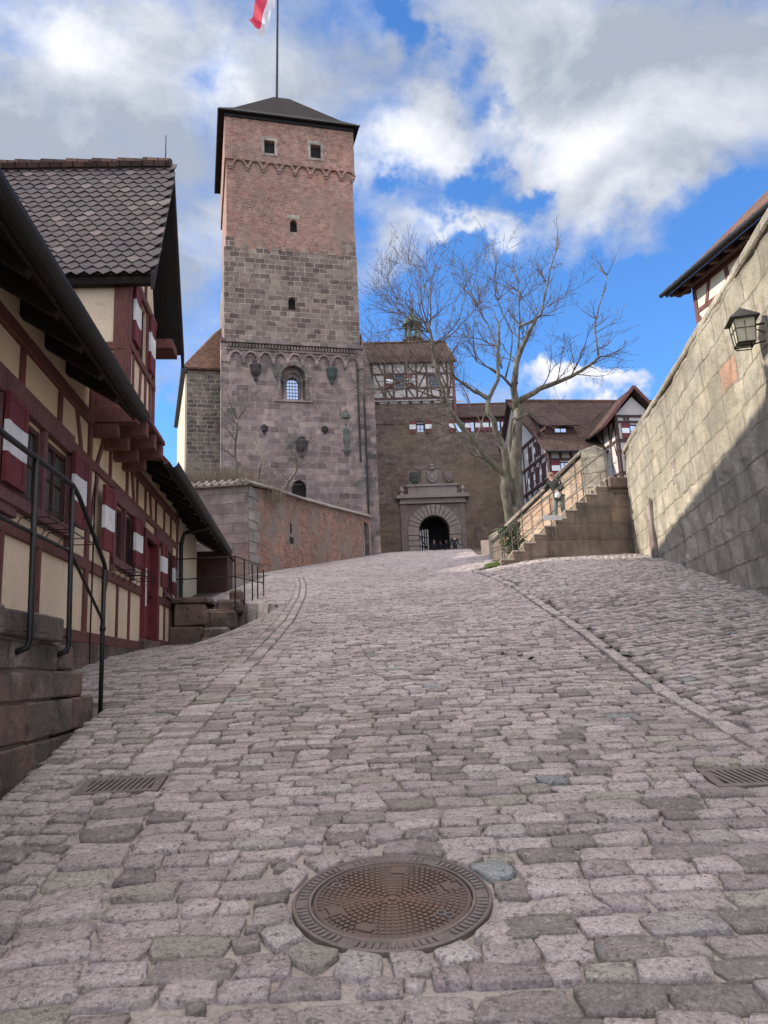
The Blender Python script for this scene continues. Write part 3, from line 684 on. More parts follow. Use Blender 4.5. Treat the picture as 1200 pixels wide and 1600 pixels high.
for a,c in ((4.6,5.3),(5.4,6.1)): window(hs,W1,a,c,3.36,4.2,-.05,M['frame'],M['curtain'],2,2,.06)
for a,c,z0,z1,t in ((6.84,7.35,3.36,4.24,0),(8.98,9.42,3.36,4.27,.02),(10.42,10.86,3.28,4.2,.03),(12.42,12.84,3.30,4.14,.03),(14.84,15.24,3.24,4.12,.03),(16.2,16.55,3.22,4.05,.0),(4.05,4.55,3.36,4.24,.0)):
    shutter(hs,W1,a,c,z0,z1,.09,.035,t)
# door
b=MB(); b.wbox(W1,13.56,14.61,2.2,3.99,-.12,-.06)
for i in range(5): b.wbox(W1,13.60+i*.2,13.78+i*.2,2.26,3.9,-.06,-.045)
dr=b.build('door',M['red'],hs)
b=MB(); b.wbox(W1,13.46,13.565,2.0,4.14,-.1,.085); b.wbox(W1,14.60,14.72,2.0,4.14,-.1,.087); b.wbox(W1,13.46,14.72,4.0,4.15,-.1,.080); b.build('door_frame',M['red'],dr)
b=MB(); b.tube([W1.pt(14.46,3.0,-.03),W1.pt(14.46,3.0,.03),W1.pt(14.36,3.0,.03)],.012); b.wbox(W1,14.43,14.5,2.9,3.1,-.045,-.035); b.build('handle',M['iron'],dr)
b=MB(); b.wbox(W1,13.36,14.8,1.6,2.17,-.3,.12); b.build('door_step',M['old_block'],hs,bevel=.015)
b=MB(); b.wbox(W1,13.475,13.555,2.75,3.42,.086,.094); b.build('notice_board',M['white'],hs,'narrow white notice board on the door post')
for zz in (3.34,3.27,3.2):
    b=MB(); b.wbox(W1,13.488,13.54,zz,zz+.012,.094,.0965); b.build('notice_line',M['iron'],hs)
b=MB(); b.arc(W1,13.515,3.12,.018,.026,.094,.0965,0,360,16); b.build('notice_emblem',M['iron'],hs)
# iron flower box racks
def rack(s0,s1,z,n0=.09):
    b=MB()
    for zz,nn in ((z,n0+.02),(z,n0+.26),(z+.10,n0+.26)): b.tube([W1.pt(s0,zz,nn),W1.pt(s1,zz,nn)],.008,5)
    k=3
    for i in range(k):
        s=s0+(s1-s0)*i/(k-1); b.tube([W1.pt(s,z-.12,.02),W1.pt(s,z,n0),W1.pt(s,z,n0+.26),W1.pt(s,z+.10,n0+.27)],.007,5)
    b.build('flower_box_rack',M['iron'],hs)
for a,c,z in ((7.4,8.1,3.12),(8.25,9.1,3.12),(11.3,11.95,3.1),(12.05,12.8,3.1),(15.6,16.5,3.03)): rack(a,c,z)
# cable on facade
b=MB(); b.tube([W1.pt(10.16,1.5,.05),W1.pt(10.16,2.9,.055),W1.pt(10.16,4.3,.055)],.012,5); b.tube([W1.pt(10.75,1.7,.05),W1.pt(10.75,3.2,.055)],.014,5); b.build('cable_conduit',M['iron'],hs)
# eaves : roof slabs, soffit, rafters
def rp(s,n): return W1.pt(s,5.0+(.7-n)*1.105,n)
b=MB()
for a,c,nt_ in ((1.5,9.78,.7),(9.78,12.18,-.02),(12.18,21.9,.7)): b.slab(rp(a,nt_),rp(c,nt_),rp(c,-6.6),rp(a,-6.6),.09)
b.slab(W1.pt(1.5,5.0,-13.9),W1.pt(21.9,5.0,-13.9),rp(21.9,-6.62),rp(1.5,-6.62),.09)
b.build('roof',M['roof'],hs)
b=MB()
for a,c,nt_ in ((1.5,9.76,.66),(9.8,12.16,-.04),(12.2,21.85,.66)):
    p=[rp(a,nt_),rp(c,nt_),rp(c,-.3),rp(a,-.3)]; dn=Vector((0,0,-.12)); b.slab(*[q+dn for q in p],.03)
b.build('soffit',M['soffit'],hs)
for i in range(27):
    b=MB(); s=1.9+i*.78
    if 9.7<s<12.3: continue
    b.poly([W1.pt(s-.06,5.42+.0,-.3),W1.pt(s-.06,4.86,.60),W1.pt(s-.06,5.0-.08,.64),W1.pt(s-.06,5.8,-.3)],W1.d.to_3d()*.12); b.build('rafter_tail',M['rafter'],hs)
def gutter(s0,s1,name='gutter'):
    b=MB(); K=8; 
    prof=[(.10*math.cos(math.pi+math.pi*i/K),.10*math.sin(math.pi+math.pi*i/K)) for i in range(K+1)]
    prof=prof+[(x*.86,z*.86) for x,z in prof[::-1]]
    b.poly([W1.pt(s0,5.0+z,.74+x) for x,z in prof],W1.d.to_3d()*(s1-s0)); return b.build(name,M['zinc'],hs)
gutter(1.5,9.82); gutter(12.2,21.9)
b=MB(); b.tube([W1.pt(17.5,4.94,.72),W1.pt(17.45,4.85,.6),W1.pt(17.42,4.75,.15),W1.pt(17.42,4.5,.08),W1.pt(17.42,1.9,.08)],.05,10)
for zz in (2.5,3.6,4.5): b.tube([W1.pt(17.42,zz,.08),W1.pt(17.42,zz+.03,.08)],.062,10)
b.build('downpipe',M['zinc'],hs)
b=MB(); b.wbox(W1,21.95,23.6,3.2,4.95,-.5,.68); b.wbox(W1,21.9,23.7,4.951,5.02,-.5,.74); b.build('eave_end_shade_box',M['timber_dark'],hs)  # dark box stands in for the shade below the eave end
# ---- cross gable
GN=.45; S0,S1=10.07,11.98; SA=11.2; ZE,ZA=7.22,9.85; SN,SF=9.86,12.62
b=MB()
hol=[(10.72,11.3,6.32,7.22)]
b.wall(W1,S0,S1,5.28,7.3,GN,hol,.12)
b.face([W1.pt(S0,7.3,GN),W1.pt(S1,7.3,GN),W1.pt(SA+.02,ZA-.25,GN)])
dr_=Vector((-1,-.045,0)).normalized()
L1=5.5
pA,pB=W1.pt(S0,5.28,GN),W1.pt(S0,7.35,GN); b.face([pA,pB,pB+dr_*L1,pA+dr_*L1])
pA,pB=W1.pt(S1,5.28,GN),W1.pt(S1,7.35,GN); b.face([pA+dr_*L1,pB+dr_*L1,pB,pA])
b.wbox(W1,S0,S1,5.22,5.28,0,GN)
b.build('gable_wall',M['plaster'],hs)
WD=Wl(*(W1.o+W1.d*S0+W1.nn*GN),0); WD.d=Vector((dr_.x,dr_.y)); WD.nn=Vector((WD.d.y,-WD.d.x))
if WD.nn.y>0: WD.nn=-WD.nn
b=MB()
b.wbeam(W1,(S0+.08,5.3),(S0+.08,7.3),.17,GN-.03,GN+.03); b.wbeam(W1,(S1-.07,5.3),(S1-.07,7.3),.14,GN-.03,GN+.03)
b.wbeam(W1,(S0,5.335),(S1,5.335),.25,GN-.03,GN+.045); b.wbeam(W1,(S0,6.2),(S1,6.2),.12,GN-.03,GN+.033); b.wbeam(W1,(S0,7.3),(S1,7.3),.14,GN-.03,GN+.04)
b.wbeam(W1,(10.66,6.2),(10.66,7.3),.1,GN-.03,GN+.026); b.wbeam(W1,(11.36,6.2),(11.36,7.3),.1,GN-.03,GN+.026)
for s in (10.45,10.85,11.3,11.65): b.wbeam(W1,(s,5.4),(s+(.12 if s in(10.85,) else 0),6.2),.09,GN-.03,GN+.02)
b.wbeam(W1,(10.25,6.3),(10.6,7.25),.09,GN-.03,GN+.018); b.wbeam(W1,(11.9,6.3),(11.5,7.25),.09,GN-.03,GN+.018)
b.wbeam(W1,(SA,7.35),(SA,9.5),.11,GN-.03,GN+.026); b.wbeam(W1,(10.5,8.2),(11.85,8.2),.1,GN-.03,GN+.03)
# side wall timbers (facing the camera)
b.wbeam(WD,(.09,5.3),(.09,7.32),.2,-.02,.026); b.wbeam(WD,(0,5.335),(L1,5.335),.25,-.02,.032); b.wbeam(WD,(0,6.12),(L1,6.12),.12,-.02,.028); b.wbeam(WD,(0,7.22),(L1,7.22),.2,-.02,.036)
for s in (1.02,1.95,2.9): b.wbeam(WD,(s,5.3),(s,7.2),.15,-.02,.024)
b.build('gable_timber_frame',M['timber'],hs,bevel=.008)
window(hs,W1,10.72,11.3,6.32,7.22,GN-.09,M['frame'],M['glass'],2,3,.05)
shutter(hs,W1,10.26,10.64,6.3,7.24,GN+.035,.03,.0); shutter(hs,W1,11.38,11.76,6.3,7.24,GN+.035,.03,.0)
b=MB()
for s in (10.12,10.75,11.38,11.95):
    b.wpoly(W1,[(s-.09,4.98),(s+.09,4.98),(s+.09,5.22),(s-.09,5.22)],.0,.62); b.wpoly(W1,[(s-.08,4.80),(s+.08,4.80),(s+.08,4.975),(s-.08,4.975)],.0,.36)
b.wbox(W1,S0-.05,S1+.05,5.225,5.3,GN+.02,GN+.2)
b.build('corbel_brackets',M['timber'],hs,bevel=.01)
# gable roof with real tiles on the slope facing the camera
NV=.80; L2=9.0
eN=W1.pt(SN,ZE-.1,NV); eF=W1.pt(SF,ZE-.15,NV); ap=W1.pt(SA+.18,ZA+.05,NV)
b=MB(); b.slab(eN,eN+dr_*L2,ap+dr_*L2,ap,.10); b.slab(eF,eF+dr_*L2,ap+dr_*L2,ap,.10); b.build('gable_roof_boards',M['soffit'],hs)
b=MB(); 
for e in (eN,eF):
    up=(ap-e).normalized(); 
    b.poly([e+Vector((0,0,.02)),ap+Vector((0,0,.02)),ap+Vector((0,0,-.24)),e+Vector((0,0,-.24))],W1.nn.to_3d()*.05)
b.build('verge_boards',M['rafter'],hs)
b=MB(); q=W1.pt(SF-.05,ZE-.32,.8); b.wbox(W1,12.0,12.5,ZE-.28,ZE-.12,.0,.75); b.build('purlin_end',M['timber'],hs)
b=MB(); b.poly([eN+Vector((0,.02,-.02)),eN+Vector((0,.16,-.02)),eN+Vector((0,.16,-.11)),eN+Vector((0,.05,-.11))],dr_*L2); b.build('eaves_board',M['rafter'],hs)
upv=(ap-eN); LS=upv.length; upv=upv.normalized(); al=dr_; nn_=al.cross(upv).normalized()
if nn_.z<0: nn_=-nn_
V=[];F=[];C_=[]; tw,te=.185,.145; row=0; d_=-.05
while d_<LS-.02:
    k=-1; 
    while k*tw<7.4:
        a=k*tw+(tw/2 if row%2 else 0)+tw/2
        if a<-.06: k+=1; continue
        o=eN+al*a+upv*d_+nn_*.012; j=random.gauss(0,.003); tl=.27
        pts=[(0,-.0,.034),(-tw*.47,.085,.030),(-tw*.49,.11,.029),(-tw*.49,tl,.004),(tw*.49,tl,.004),(tw*.49,.11,.029),(tw*.47,.085,.030)]
        bb=len(V)
        for x,y_,z_ in pts: V.append(o+al*(x+j)+upv*y_+nn_*(z_+random.gauss(0,.0015)))
        for x,y_,z_ in pts: V.append(o+al*(x+j)+upv*(y_)+nn_*(z_-.016))
        F.append(tuple(range(bb,bb+7))); F+= [(bb+i,bb+7+i,bb+7+(i+1)%7,bb+(i+1)%7) for i in range(7)]
        r_=random.random(); c=(.036,.022,.025) if r_<.5 else (.052,.032,.034) if r_<.8 else (.028,.020,.024) if r_<.93 else (.11,.078,.075)
        s_=random.uniform(.8,1.2); C_+= [(c[0]*s_,c[1]*s_,c[2]*s_,1)]*14
        k+=1
    row+=1; d_+=te
me=bpy.data.meshes.new('roof_tiles'); O_=Vector(hs.location); me.from_pydata([tuple(v-O_) for v in V],[],F); me.materials.append(M['tiles'])
me.color_attributes.new('tint','FLOAT_COLOR','POINT').data.foreach_set('color',[x for c in C_ for x in c]); me.update()
o=link(bpy.data.objects.new('roof_tiles',me)); o.parent=hs
b=MB(); k=0.0
while k<L2-.1:
    p0=ap+dr_*k+Vector((0,0,.06)); p1=ap+dr_*(k+.46)+Vector((0,0,.075)); b.tube([p0,p1],[.10,.115],8); k+=.42
b.build('ridge_tiles',M['roof'],hs)
b=MB(); p=ap+dr_*.1; b.tube([p+Vector((0,0,.1)),p+Vector((0,0,.62))],[.012,.007],5); tag(b.build('lightning_rod',M['iron'],origin=None),'thin lightning rod standing on the right end of the tiled gable ridge','lightning rod')
# ================================================================== near stone stairs on the left with railing
WS=Wl(-2.36,4.81,-7)
ls=thing('stone_stairs','dark worn stone block stairs in the lower left corner','stairs',WS.pt(.5,.6,0))
def blk(b,w,s0,s1,z0,z1,n0,n1):
    r=lambda a:random.gauss(0,a)
    P8=[w.pt(s,z,n)+Vector((r(.006),r(.006),r(.006))) for n in(n0,n1) for s,z in((s0,z0),(s1,z0),(s1,z1),(s0,z1))]
    i=len(b.v); b.v+=[tuple(p) for p in P8]
    for f in ((0,3,2,1),(4,5,6,7),(0,1,5,4),(1,2,6,5),(2,3,7,6),(3,0,4,7)): b.f.append(tuple(i+q for q in f)); b.m.append(0)
b=MB(); ev=-1.9
rows=[(1.79,1.975,[-3.2,-1.9,-.9,-.18,.36,.66,1.02]),(1.59,1.785,[-3.2,-2.2,-1.3,-.5,.18,.62,1.08,1.45]),(1.385,1.585,[-3.2,-2.4,-1.5,-.7,.12,.55,.98,1.42,1.82]),(1.12,1.38,[-3.2,-2.3,-1.4,-.6,-.05,.42,1.0,1.5,1.78,2.12]),(.2,1.115,[-3.2,-2.2,-1.2,-.3,.45,1.15,1.9,2.2])]
for z0,z1,ss_ in rows:
    for a,c in zip(ss_[:-1],ss_[1:]): blk(b,WS,a+.006,c-.006,z0+.004,z1-.004,ev,random.uniform(-.014,.008)+(.03 if z1>1.9 else 0))
b.build('stair_blocks',M['old_block'],ls,bevel=.014)
b=MB(); b.wbox(WS,-3.15,2.1,.2,1.10,ev+.02,-.03); b.wbox(WS,-3.15,.98,1.1,1.96,ev+.02,-.03); b.build('mortar_core',M['soil'],ls)
rl=thing('iron_railing','black iron railing with mid rail on the stone stairs in the lower left corner','railing',WS.pt(0,1.9,.03))
NR=.035
b=MB(); b.tube([WS.pt(-3.0,3.0,NR),WS.pt(-.33,2.99,NR),WS.pt(1.12,3.03,NR),WS.pt(1.30,2.98,NR),WS.pt(2.2,2.56,NR),WS.pt(2.26,2.5,NR),WS.pt(2.27,2.38,NR),WS.pt(2.23,2.3,NR)],.020,8); b.build('handrail',M['iron'],rl,smooth=True)
b=MB(); b.tube([WS.pt(-3.0,2.5,NR),WS.pt(-.26,2.48,NR),WS.pt(1.10,2.5,NR),WS.pt(1.2,2.46,NR),WS.pt(2.19,2.04,NR)],.014,8); b.build('mid_rail',M['iron'],rl,smooth=True)
for s in (-2.6,-1.2,.22,1.10):
    b=MB(); b.tube([WS.pt(s,3.0,NR),WS.pt(s-.01,1.78,NR+.02),WS.pt(s-.02,1.73,NR+.01),WS.pt(s-.05,1.70,-.02)],.021,8); b.tube([WS.pt(s-.01,1.84,NR+.02),WS.pt(s-.01,1.84,-.03)],.010,6); b.build('post',M['iron'],rl,smooth=True)
b=MB(); b.tube([WS.pt(2.22,2.5,NR),WS.pt(2.22,1.05,NR)],.021,8); b.tube([WS.pt(2.22,1.98,NR),WS.pt(2.22,1.94,NR)],.028,8); b.build('post',M['iron'],rl,smooth=True)
# ================================================================== stone landing farther up with railing
WB=Wl(-4.55,16.35,84)    # front face
bs=thing('stone_landing','dark stone block landing with three rough steps beside the downpipe of the left house','landing',WB.pt(.3,2.2,0))
b=MB()
blk(b,WB,-.1,.62,2.0,2.55,-1.3,0.02); blk(b,WB,.0,.66,2.56,3.02,-1.3,0); blk(b,WB,-.1,.75,3.03,3.17,-1.35,.02); blk(b,WB,.63,1.15,2.0,2.9,-1.3,-.03)
b.build('landing_blocks',M['old_block'],bs,bevel=.03)
for a,c,z0,z1,n0,n1 in ((.62,1.18,2.0,2.50,-.6,.22),(.72,1.30,2.45,2.86,-.9,.0),(.85,1.40,2.82,3.12,-1.3,-.25),(.62,.98,1.9,2.28,.22,.5)):
    b=MB(); blk(b,WB,a,c,z0,z1,n0,n1); b.build('step',M['old_block'],bs,bevel=.05)
b=MB(); blk(b,WB,1.12,1.42,3.06,3.34,-1.1,-.45); b.build('edge_stone',M['old_block'],bs,bevel=.05)
bt=thing('landing_railing','thin black railing around the dark stone landing below the end of the left eaves','railing',WB.pt(.6,3.2,-.2))
b=MB(); c0,c1,c2=WB.pt(.02,4.0,-.1),WB.pt(1.28,4.03,-.1),WB.pt(1.75,4.15,-2.6)
for dz in (0,-.44): b.tube([c0+Vector((0,0,dz)),c1+Vector((0,0,dz)),c2+Vector((0,0,dz))],.014,6)
b.build('rails',M['iron'],bt)
for q,zb in ((WB.pt(.02,0,-.1),3.1),(WB.pt(.09,0,-.1),3.1),(WB.pt(1.28,0,-.1),2.75),(WB.pt(1.42,0,-.8),3.0),(WB.pt(1.55,0,-1.5),3.1),(WB.pt(1.64,0,-2.0),3.2),(WB.pt(1.75,0,-2.6),3.25)):
    b=MB(); b.tube([(q.x,q.y,zb),(q.x,q.y,4.05)],.017,6); b.build('post',M['iron'],bt)
# ================================================================== garden wall
WA=Wl(-5.5,30.8,13.6); WA2=Wl(-13.5,31.7,97)   # right part, left part (runs right towards the corner)
gw=thing('garden_wall','weathered garden wall of red brick and plaster with tiled coping at the foot of the tower','wall',(-5.5,30.8,5.4))
prof=[(0,9.15),(2.82,9.48),(6.6,9.80),(12.5,10.45),(19.4,11.25)]
zt=lambda s:float(np.interp(s,[p[0] for p in prof],[p[1] for p in prof]))
b=MB()
for i in range(len(prof)-1):
    a,c=prof[i],prof[i+1]; z0=4.2+a[0]*.17; z1=4.2+c[0]*.17
    if i<len(prof)-2: b.wpoly(WA,[(a[0]+(.55 if i==0 else 0),z0),(c[0],z1),(c[0],c[1]),(a[0]+(.55 if i==0 else 0),a[1])],-.55,0)
b.wpoly(WA,[(12.5,6),(17.7,6.9),(17.7,zt(17.7)),(12.5,10.45)],-.55,0); b.wpoly(WA,[(18.95,7),(19.5,7),(19.5,11.25),(18.95,zt(18.95))],-.55,0); b.wpoly(WA,[(17.7,10.75),(18.95,10.75),(18.95,zt(18.95)),(17.7,zt(17.7))],-.55,0)
b.build('brick_wall',M['garden_brick'],gw)
b=MB(); zz=4.2; k=0
while zz<9.1:
    h=random.uniform(.40,.52); z2=min(zz+h-.012,9.12); L_=(.62 if k%2 else .9); b.wpoly(WA,[(-.02,zz),(L_,zz),(L_,z2),(-.02,z2)],-.6,.025+random.uniform(0,.012)); zz+=h;k+=1
for s,z in ((4.0,5.6),(5.6,6.2)): b.wpoly(WA,[(s-1.9,z-.8),(s,z-.6),(s,z),(s-1.9,z-.1)],-.2,.012)
b.build('quoins',M['sand_trim'],gw,bevel=.02)
b=MB(); L_=(Vector((-5.5,30.8))-WA2.o).length; b.wbox(WA2,0,L_-.05,3.5,9.12,-.5,.0); b.build('front_wall',M['garden_stone'],gw)
b=MB(); b.wpoly(WA2,[(L_-4.5,5.3),(L_-2.2,5.5),(L_-2.4,6.6),(L_-1.6,7.2),(L_-1.9,8.2),(L_-2.6,8.9),(L_-4.5,9.0)],.0,.012); b.build('brick_patch',M['garden_brick'],gw)
b=MB()
for i in range(len(prof)-1):
    a,c=prof[i],prof[i+1]; n=int((c[0]-a[0])/.3)
    for j in range(n):
        s=a[0]+(c[0]-a[0])*j/n-(.25 if i==0 and j==0 else 0); s2=a[0]+(c[0]-a[0])*(j+1)/n-.02; z=zt(s)
        p=[WA.pt(s,z+.0,.16),WA.pt(s,z+.07,.17),WA.pt(s,z+.30,-.27),WA.pt(s,z,-.7)]; b.poly(p,WA.pt(s2,0,0)-WA.pt(s,0,0)+Vector((0,0,zt(s2)-z)))
for j in range(24):
    s=j*.335; p=[WA2.pt(s,9.12,.16),WA2.pt(s,9.2,.17),WA2.pt(s,9.42,-.25),WA2.pt(s,9.12,-.6)]; b.poly(p,WA2.pt(.32,0,0)-WA2.pt(0,0,0))
    b.tube([WA2.pt(s+.16,9.2,.20),WA2.pt(s+.16,9.43,-.2)],.07,6)
b.build('coping',M['sand_trim'],gw)
b=MB(); b.wbox(WA,17.7,18.95,7.2,10.75,-.45,-.35); b.build('doorway',M['hole'],gw)
b=MB(); b.wbox(WA,17.5,17.7,7.5,10.7,-.3,.03); b.wbox(WA,18.95,19.1,7.5,10.75,-.3,.03); b.build('door_jambs',M['sand_trim'],gw)
b=MB(); b.wbox(WA,4.6,4.78,7.85,8.35,-.1,.018); b.wbox(WA,4.5,5.0,7.4,7.7,-.1,.018); b.build('loophole',M['hole'],gw)
b=MB(); b.face([(-5.8,31.5,8.1),(-1.6,49.8,8.9),(-14,49.8,8.9),(-14,31.9,8.1)]); tag(b.build('garden_ground',M['soil']),kind='structure')
# ================================================================== tower
WT=Wl(-10.5,49.6,76)
tw_=thing('castle_tower','tall square castle tower, grey stone below, red brick above, dark hipped roof','tower',WT.pt(4.7,8.2,-5))
def ring(b,s0,s1,n1,n0,z0,z1):
    """rectangular block: front at n1, back at n0"""
    b.wbox(WT,s0,s1,z0,z1,n0,n1)
BK=-9.9
CH=(4.28,5.11,20.15,21.85,.42); CO=(3.86,5.55,20.0,22.55,.85)
b=MB(); b.wall(WT,-.26,9.75,6.5,24.25,0,[CO,(4.46,5.44,13.1,14.3,.49)],.42)
b.face([WT.pt(-.26,6.5,BK),WT.pt(-.26,6.5,0),WT.pt(-.26,24.25,0),WT.pt(-.26,24.25,BK)]); b.face([WT.pt(9.75,6.5,0),WT.pt(9.75,6.5,BK),WT.pt(9.75,24.25,BK),WT.pt(9.75,24.25,0)])
b.face([WT.pt(9.75,6.5,BK),WT.pt(-.26,6.5,BK),WT.pt(-.26,24.25,BK),WT.pt(9.75,24.25,BK)]); b.face([WT.pt(-.26,24.25,0),WT.pt(9.75,24.25,0),WT.pt(9.75,24.25,BK),WT.pt(-.26,24.25,BK)])
b.wall(WT,3.86,5.55,20.0,22.55,-.42,[CH],.3)
b.build('lower_stage',M['tower_low'],tw_)
FT=-.3
def stage(name,mat,s0,s1,z0,z1,n,holes,back,depth=.4):
    b=MB(); b.wall(WT,s0,s1,z0,z1,n,holes,depth)
    P4=lambda s,nn_,z:WT.pt(s,z,nn_)
    b.face([P4(s0,back,z0),P4(s0,n,z0),P4(s0,n,z1),P4(s0,back,z1)]); b.face([P4(s1,n,z0),P4(s1,back,z0),P4(s1,back,z1),P4(s1,n,z1)])
    b.face([P4(s1,back,z0),P4(s0,back,z0),P4(s0,back,z1),P4(s1,back,z1)]); b.face([P4(s0,n,z1),P4(s1,n,z1),P4(s1,back,z1),P4(s0,back,z1)])
    if n>FT+.05: b.face([P4(s0,back,z0),P4(s1,back,z0),P4(s1,n,z0),P4(s0,n,z0)])
    return b.build(name,mat,tw_)
stage('middle_stage',M['tower_mid'],-.02,9.66,24.25,31.5,FT,[(4.5,5.02,26.95,27.95,.26)],BK+.2)
stage('upper_brick_stage',M['tower_brick'],.15,9.58,31.5,38.55,FT-.02,[(4.74,5.26,33.15,34.15,.26)],BK+.35)
stage('top_brick_stage',M['tower_brick'],.02,9.72,38.55,42.3,FT+.16,[(2.92,3.68,39.3,40.4),(6.38,7.16,39.35,40.5)],BK+.2,.35)
# irregular toothing of brick into stone
for i in range(9):
    b=MB(); s=.15+i*1.05+random.uniform(-.1,.1)
    b.wbox(WT,s,s+random.uniform(.5,1.0),31.5,31.5+random.choice((.4,.8,1.2)) if i in(0,8,7) else 31.5+.22,FT-.03,FT+.012+.002*i); b.build('toothing_stone',M['tower_mid'],tw_)
# arch friezes
b=MB(); n_=8; pw=(9.72-.35)/n_
for i in range(n_):
    c=.5+pw*(i+.5)
    b.arc(WT,c,38.20,.34,.52,FT-.02,FT+.15,0,180,8)
for i in range(n_+1):
    c=.5+pw*i; c=min(max(c,.25),9.55); b.wbox(WT,c-.17,c+.17,37.95,38.24,FT-.02,FT+.15); b.wbox(WT,c-.12,c+.12,37.78,37.95,FT-.02,FT+.09)
b.build('upper_arch_frieze',M['tower_brick'],tw_,bevel=.02)
b=MB(); n_=9; pw=9.2/n_
for i in range(n_):
    c=.25+pw*(i+.5); b.arc(WT,c,23.02,.30,.46,0,.20,0,180,8)
for i in range(n_+1):
    c=.25+pw*i; b.wbox(WT,c-.14,c+.14,22.72,23.05,0,.20); b.lathe(WT.pt(c,22.45,.08),[(.03,0),(.14,.14),(.15,.28)],8)
b.wbox(WT,-.3,9.78,24.02,24.3,-.3,.26); b.wbox(WT,-.28,9.77,23.52,23.62,0,.12)
for i in range(44): s=-.1+i*.222; b.wbox(WT,s,s+.12,23.72,23.98,0,.16)
b.wbox(WT,-.26,.15,22.6,24.0,0,.10); b.wbox(WT,9.35,9.75,22.6,24.0,0,.10)
b.build('lower_arch_frieze',M['tower_low'],tw_,bevel=.02)
for a,c,z0,z1 in ((2.92,3.68,39.3,40.4),(6.38,7.16,39.35,40.5)):
    b=MB(); n0,n1=FT+.15,FT+.20; b.wbox(WT,a-.22,a-.002,z0-.2,z1+.3,n0,n1); b.wbox(WT,c+.002,c+.22,z0-.2,z1+.3,n0,n1+.002); b.wbox(WT,a-.002,c+.002,z1+.002,z1+.3,n0,n1-.004); b.wbox(WT,a-.002,c+.002,z0-.2,z0-.002,n0,n1+.02); b.build('window_surround',M['sand_trim'],tw_,bevel=.01)
b=MB(); b.wbox(WT,4.55,5.45,34.2,34.55,FT-.03,FT+.01); b.build('window_lintel',M['sand_trim'],tw_)
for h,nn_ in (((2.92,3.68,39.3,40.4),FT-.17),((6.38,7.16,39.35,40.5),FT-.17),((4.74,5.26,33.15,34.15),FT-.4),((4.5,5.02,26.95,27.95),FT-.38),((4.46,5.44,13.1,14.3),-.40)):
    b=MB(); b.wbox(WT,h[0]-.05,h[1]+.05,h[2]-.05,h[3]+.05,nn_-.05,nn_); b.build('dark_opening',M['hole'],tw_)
b=MB(); c=(CO[0]+CO[1])/2
b.arc(WT,c,21.7,.85,1.08,-.02,.13,0,180,16,gap=.02); b.arc(WT,c,21.7,1.1,1.32,-.02,.07,0,180,16)
for s in (c-.97,c+.97): b.lathe(WT.pt(s,20.05,.0),[(.15,0),(.15,.12),(.09,.2),(.09,1.3),(.17,1.5),(.17,1.62)],10)
for s in (c-.62,c+.62): b.lathe(WT.pt(s,20.05,-.25),[(.12,0),(.12,.12),(.07,.2),(.07,1.3),(.13,1.45),(.13,1.6)],10)
b.wbox(WT,c-1.35,c+1.35,19.85,20.02,-.02,.16)
b.arc(WT,c,21.72,.45,.62,-.42,-.30,0,180,12)
b.build('chapel_window_surround',M['tower_low'],tw_,bevel=.015)
wn=MB(); wn.wbox(WT,4.25,4.30,20.15,21.9,-.62,-.55); wn.wbox(WT,5.09,5.14,20.15,21.9,-.62,-.55)
for i in range(1,4): s=4.3+.8*i/4; wn.wbox(WT,s-.012,s+.012,20.15,22,-.60,-.56)
for i in range(7): z=20.3+i*.24; wn.wbox(WT,4.3,5.1,z-.012,z+.012,-.60,-.57)
wo_=wn.build('chapel_window',M['zinc'],tw_)
p=MB(); p.face([WT.pt(4.25,20.1,-.61),WT.pt(5.15,20.1,-.61),WT.pt(5.15,21.95,-.61),WT.pt(4.25,21.95,-.61)]); p.build('pane',M['bluglass'],wo_)
def corbel(c,z,wd,ht,mat,lab,dep=.3):
    b=MB(); x0=WT.pt(c,z,.02)
    prof=[(.06,-ht/2),(.16,-ht*.38),(.12,-ht*.28),(.34,-ht*.12),(.42,0),(.36,.04),(.40,ht*.16),(.46,ht*.26),(.42,ht*.33),(.2,ht*.40),(.24,ht*.5)]
    b.lathe(x0,[(r*wd,zz) for r,zz in prof],9); o=b.build('carved_corbel',mat,tw_,lab); return o
M['mossy']=plain('green_stained_stone',(.055,.066,.058),.95,0,.4,2.5,.8,.2,12)
M['statue']=plain('weathered_grey_green_stone',(.085,.09,.08),.95,0,.5,1.5,.9,.2,9)
M['darkstone']=plain('black_stained_stone',(.055,.045,.045),.95,0,.4,2.5,.8,.2,12)
corbel(2.1,22.0,.9,1.5,M['darkstone'],'dark carved corbel on the left below the arch frieze'); corbel(7.45,22.0,.9,1.5,M['mossy'],'green stained carved corbel on the right below the arch frieze')
corbel(2.65,17.8,.6,.7,M['darkstone'],None); corbel(6.82,17.9,.6,.6,M['darkstone'],None); corbel(5.2,16.6,1.0,1.5,M['darkstone'],None)
b=MB(); c=8.35
b.lathe(WT.pt(c,15.9,-.12),[(.05,0),(.18,.25),(.32,.5),(.34,.62),(.20,.7),(.24,1.0),(.30,1.3),(.24,1.7),(.29,2.0),(.24,2.2),(.10,2.3),(.15,2.42),(.14,2.55),(.05,2.65),(.05,2.9),(.34,2.95),(.36,3.15),(.26,3.3),(.08,3.7)],10); b.build('weathered_statue_relief',M['statue'],tw_)
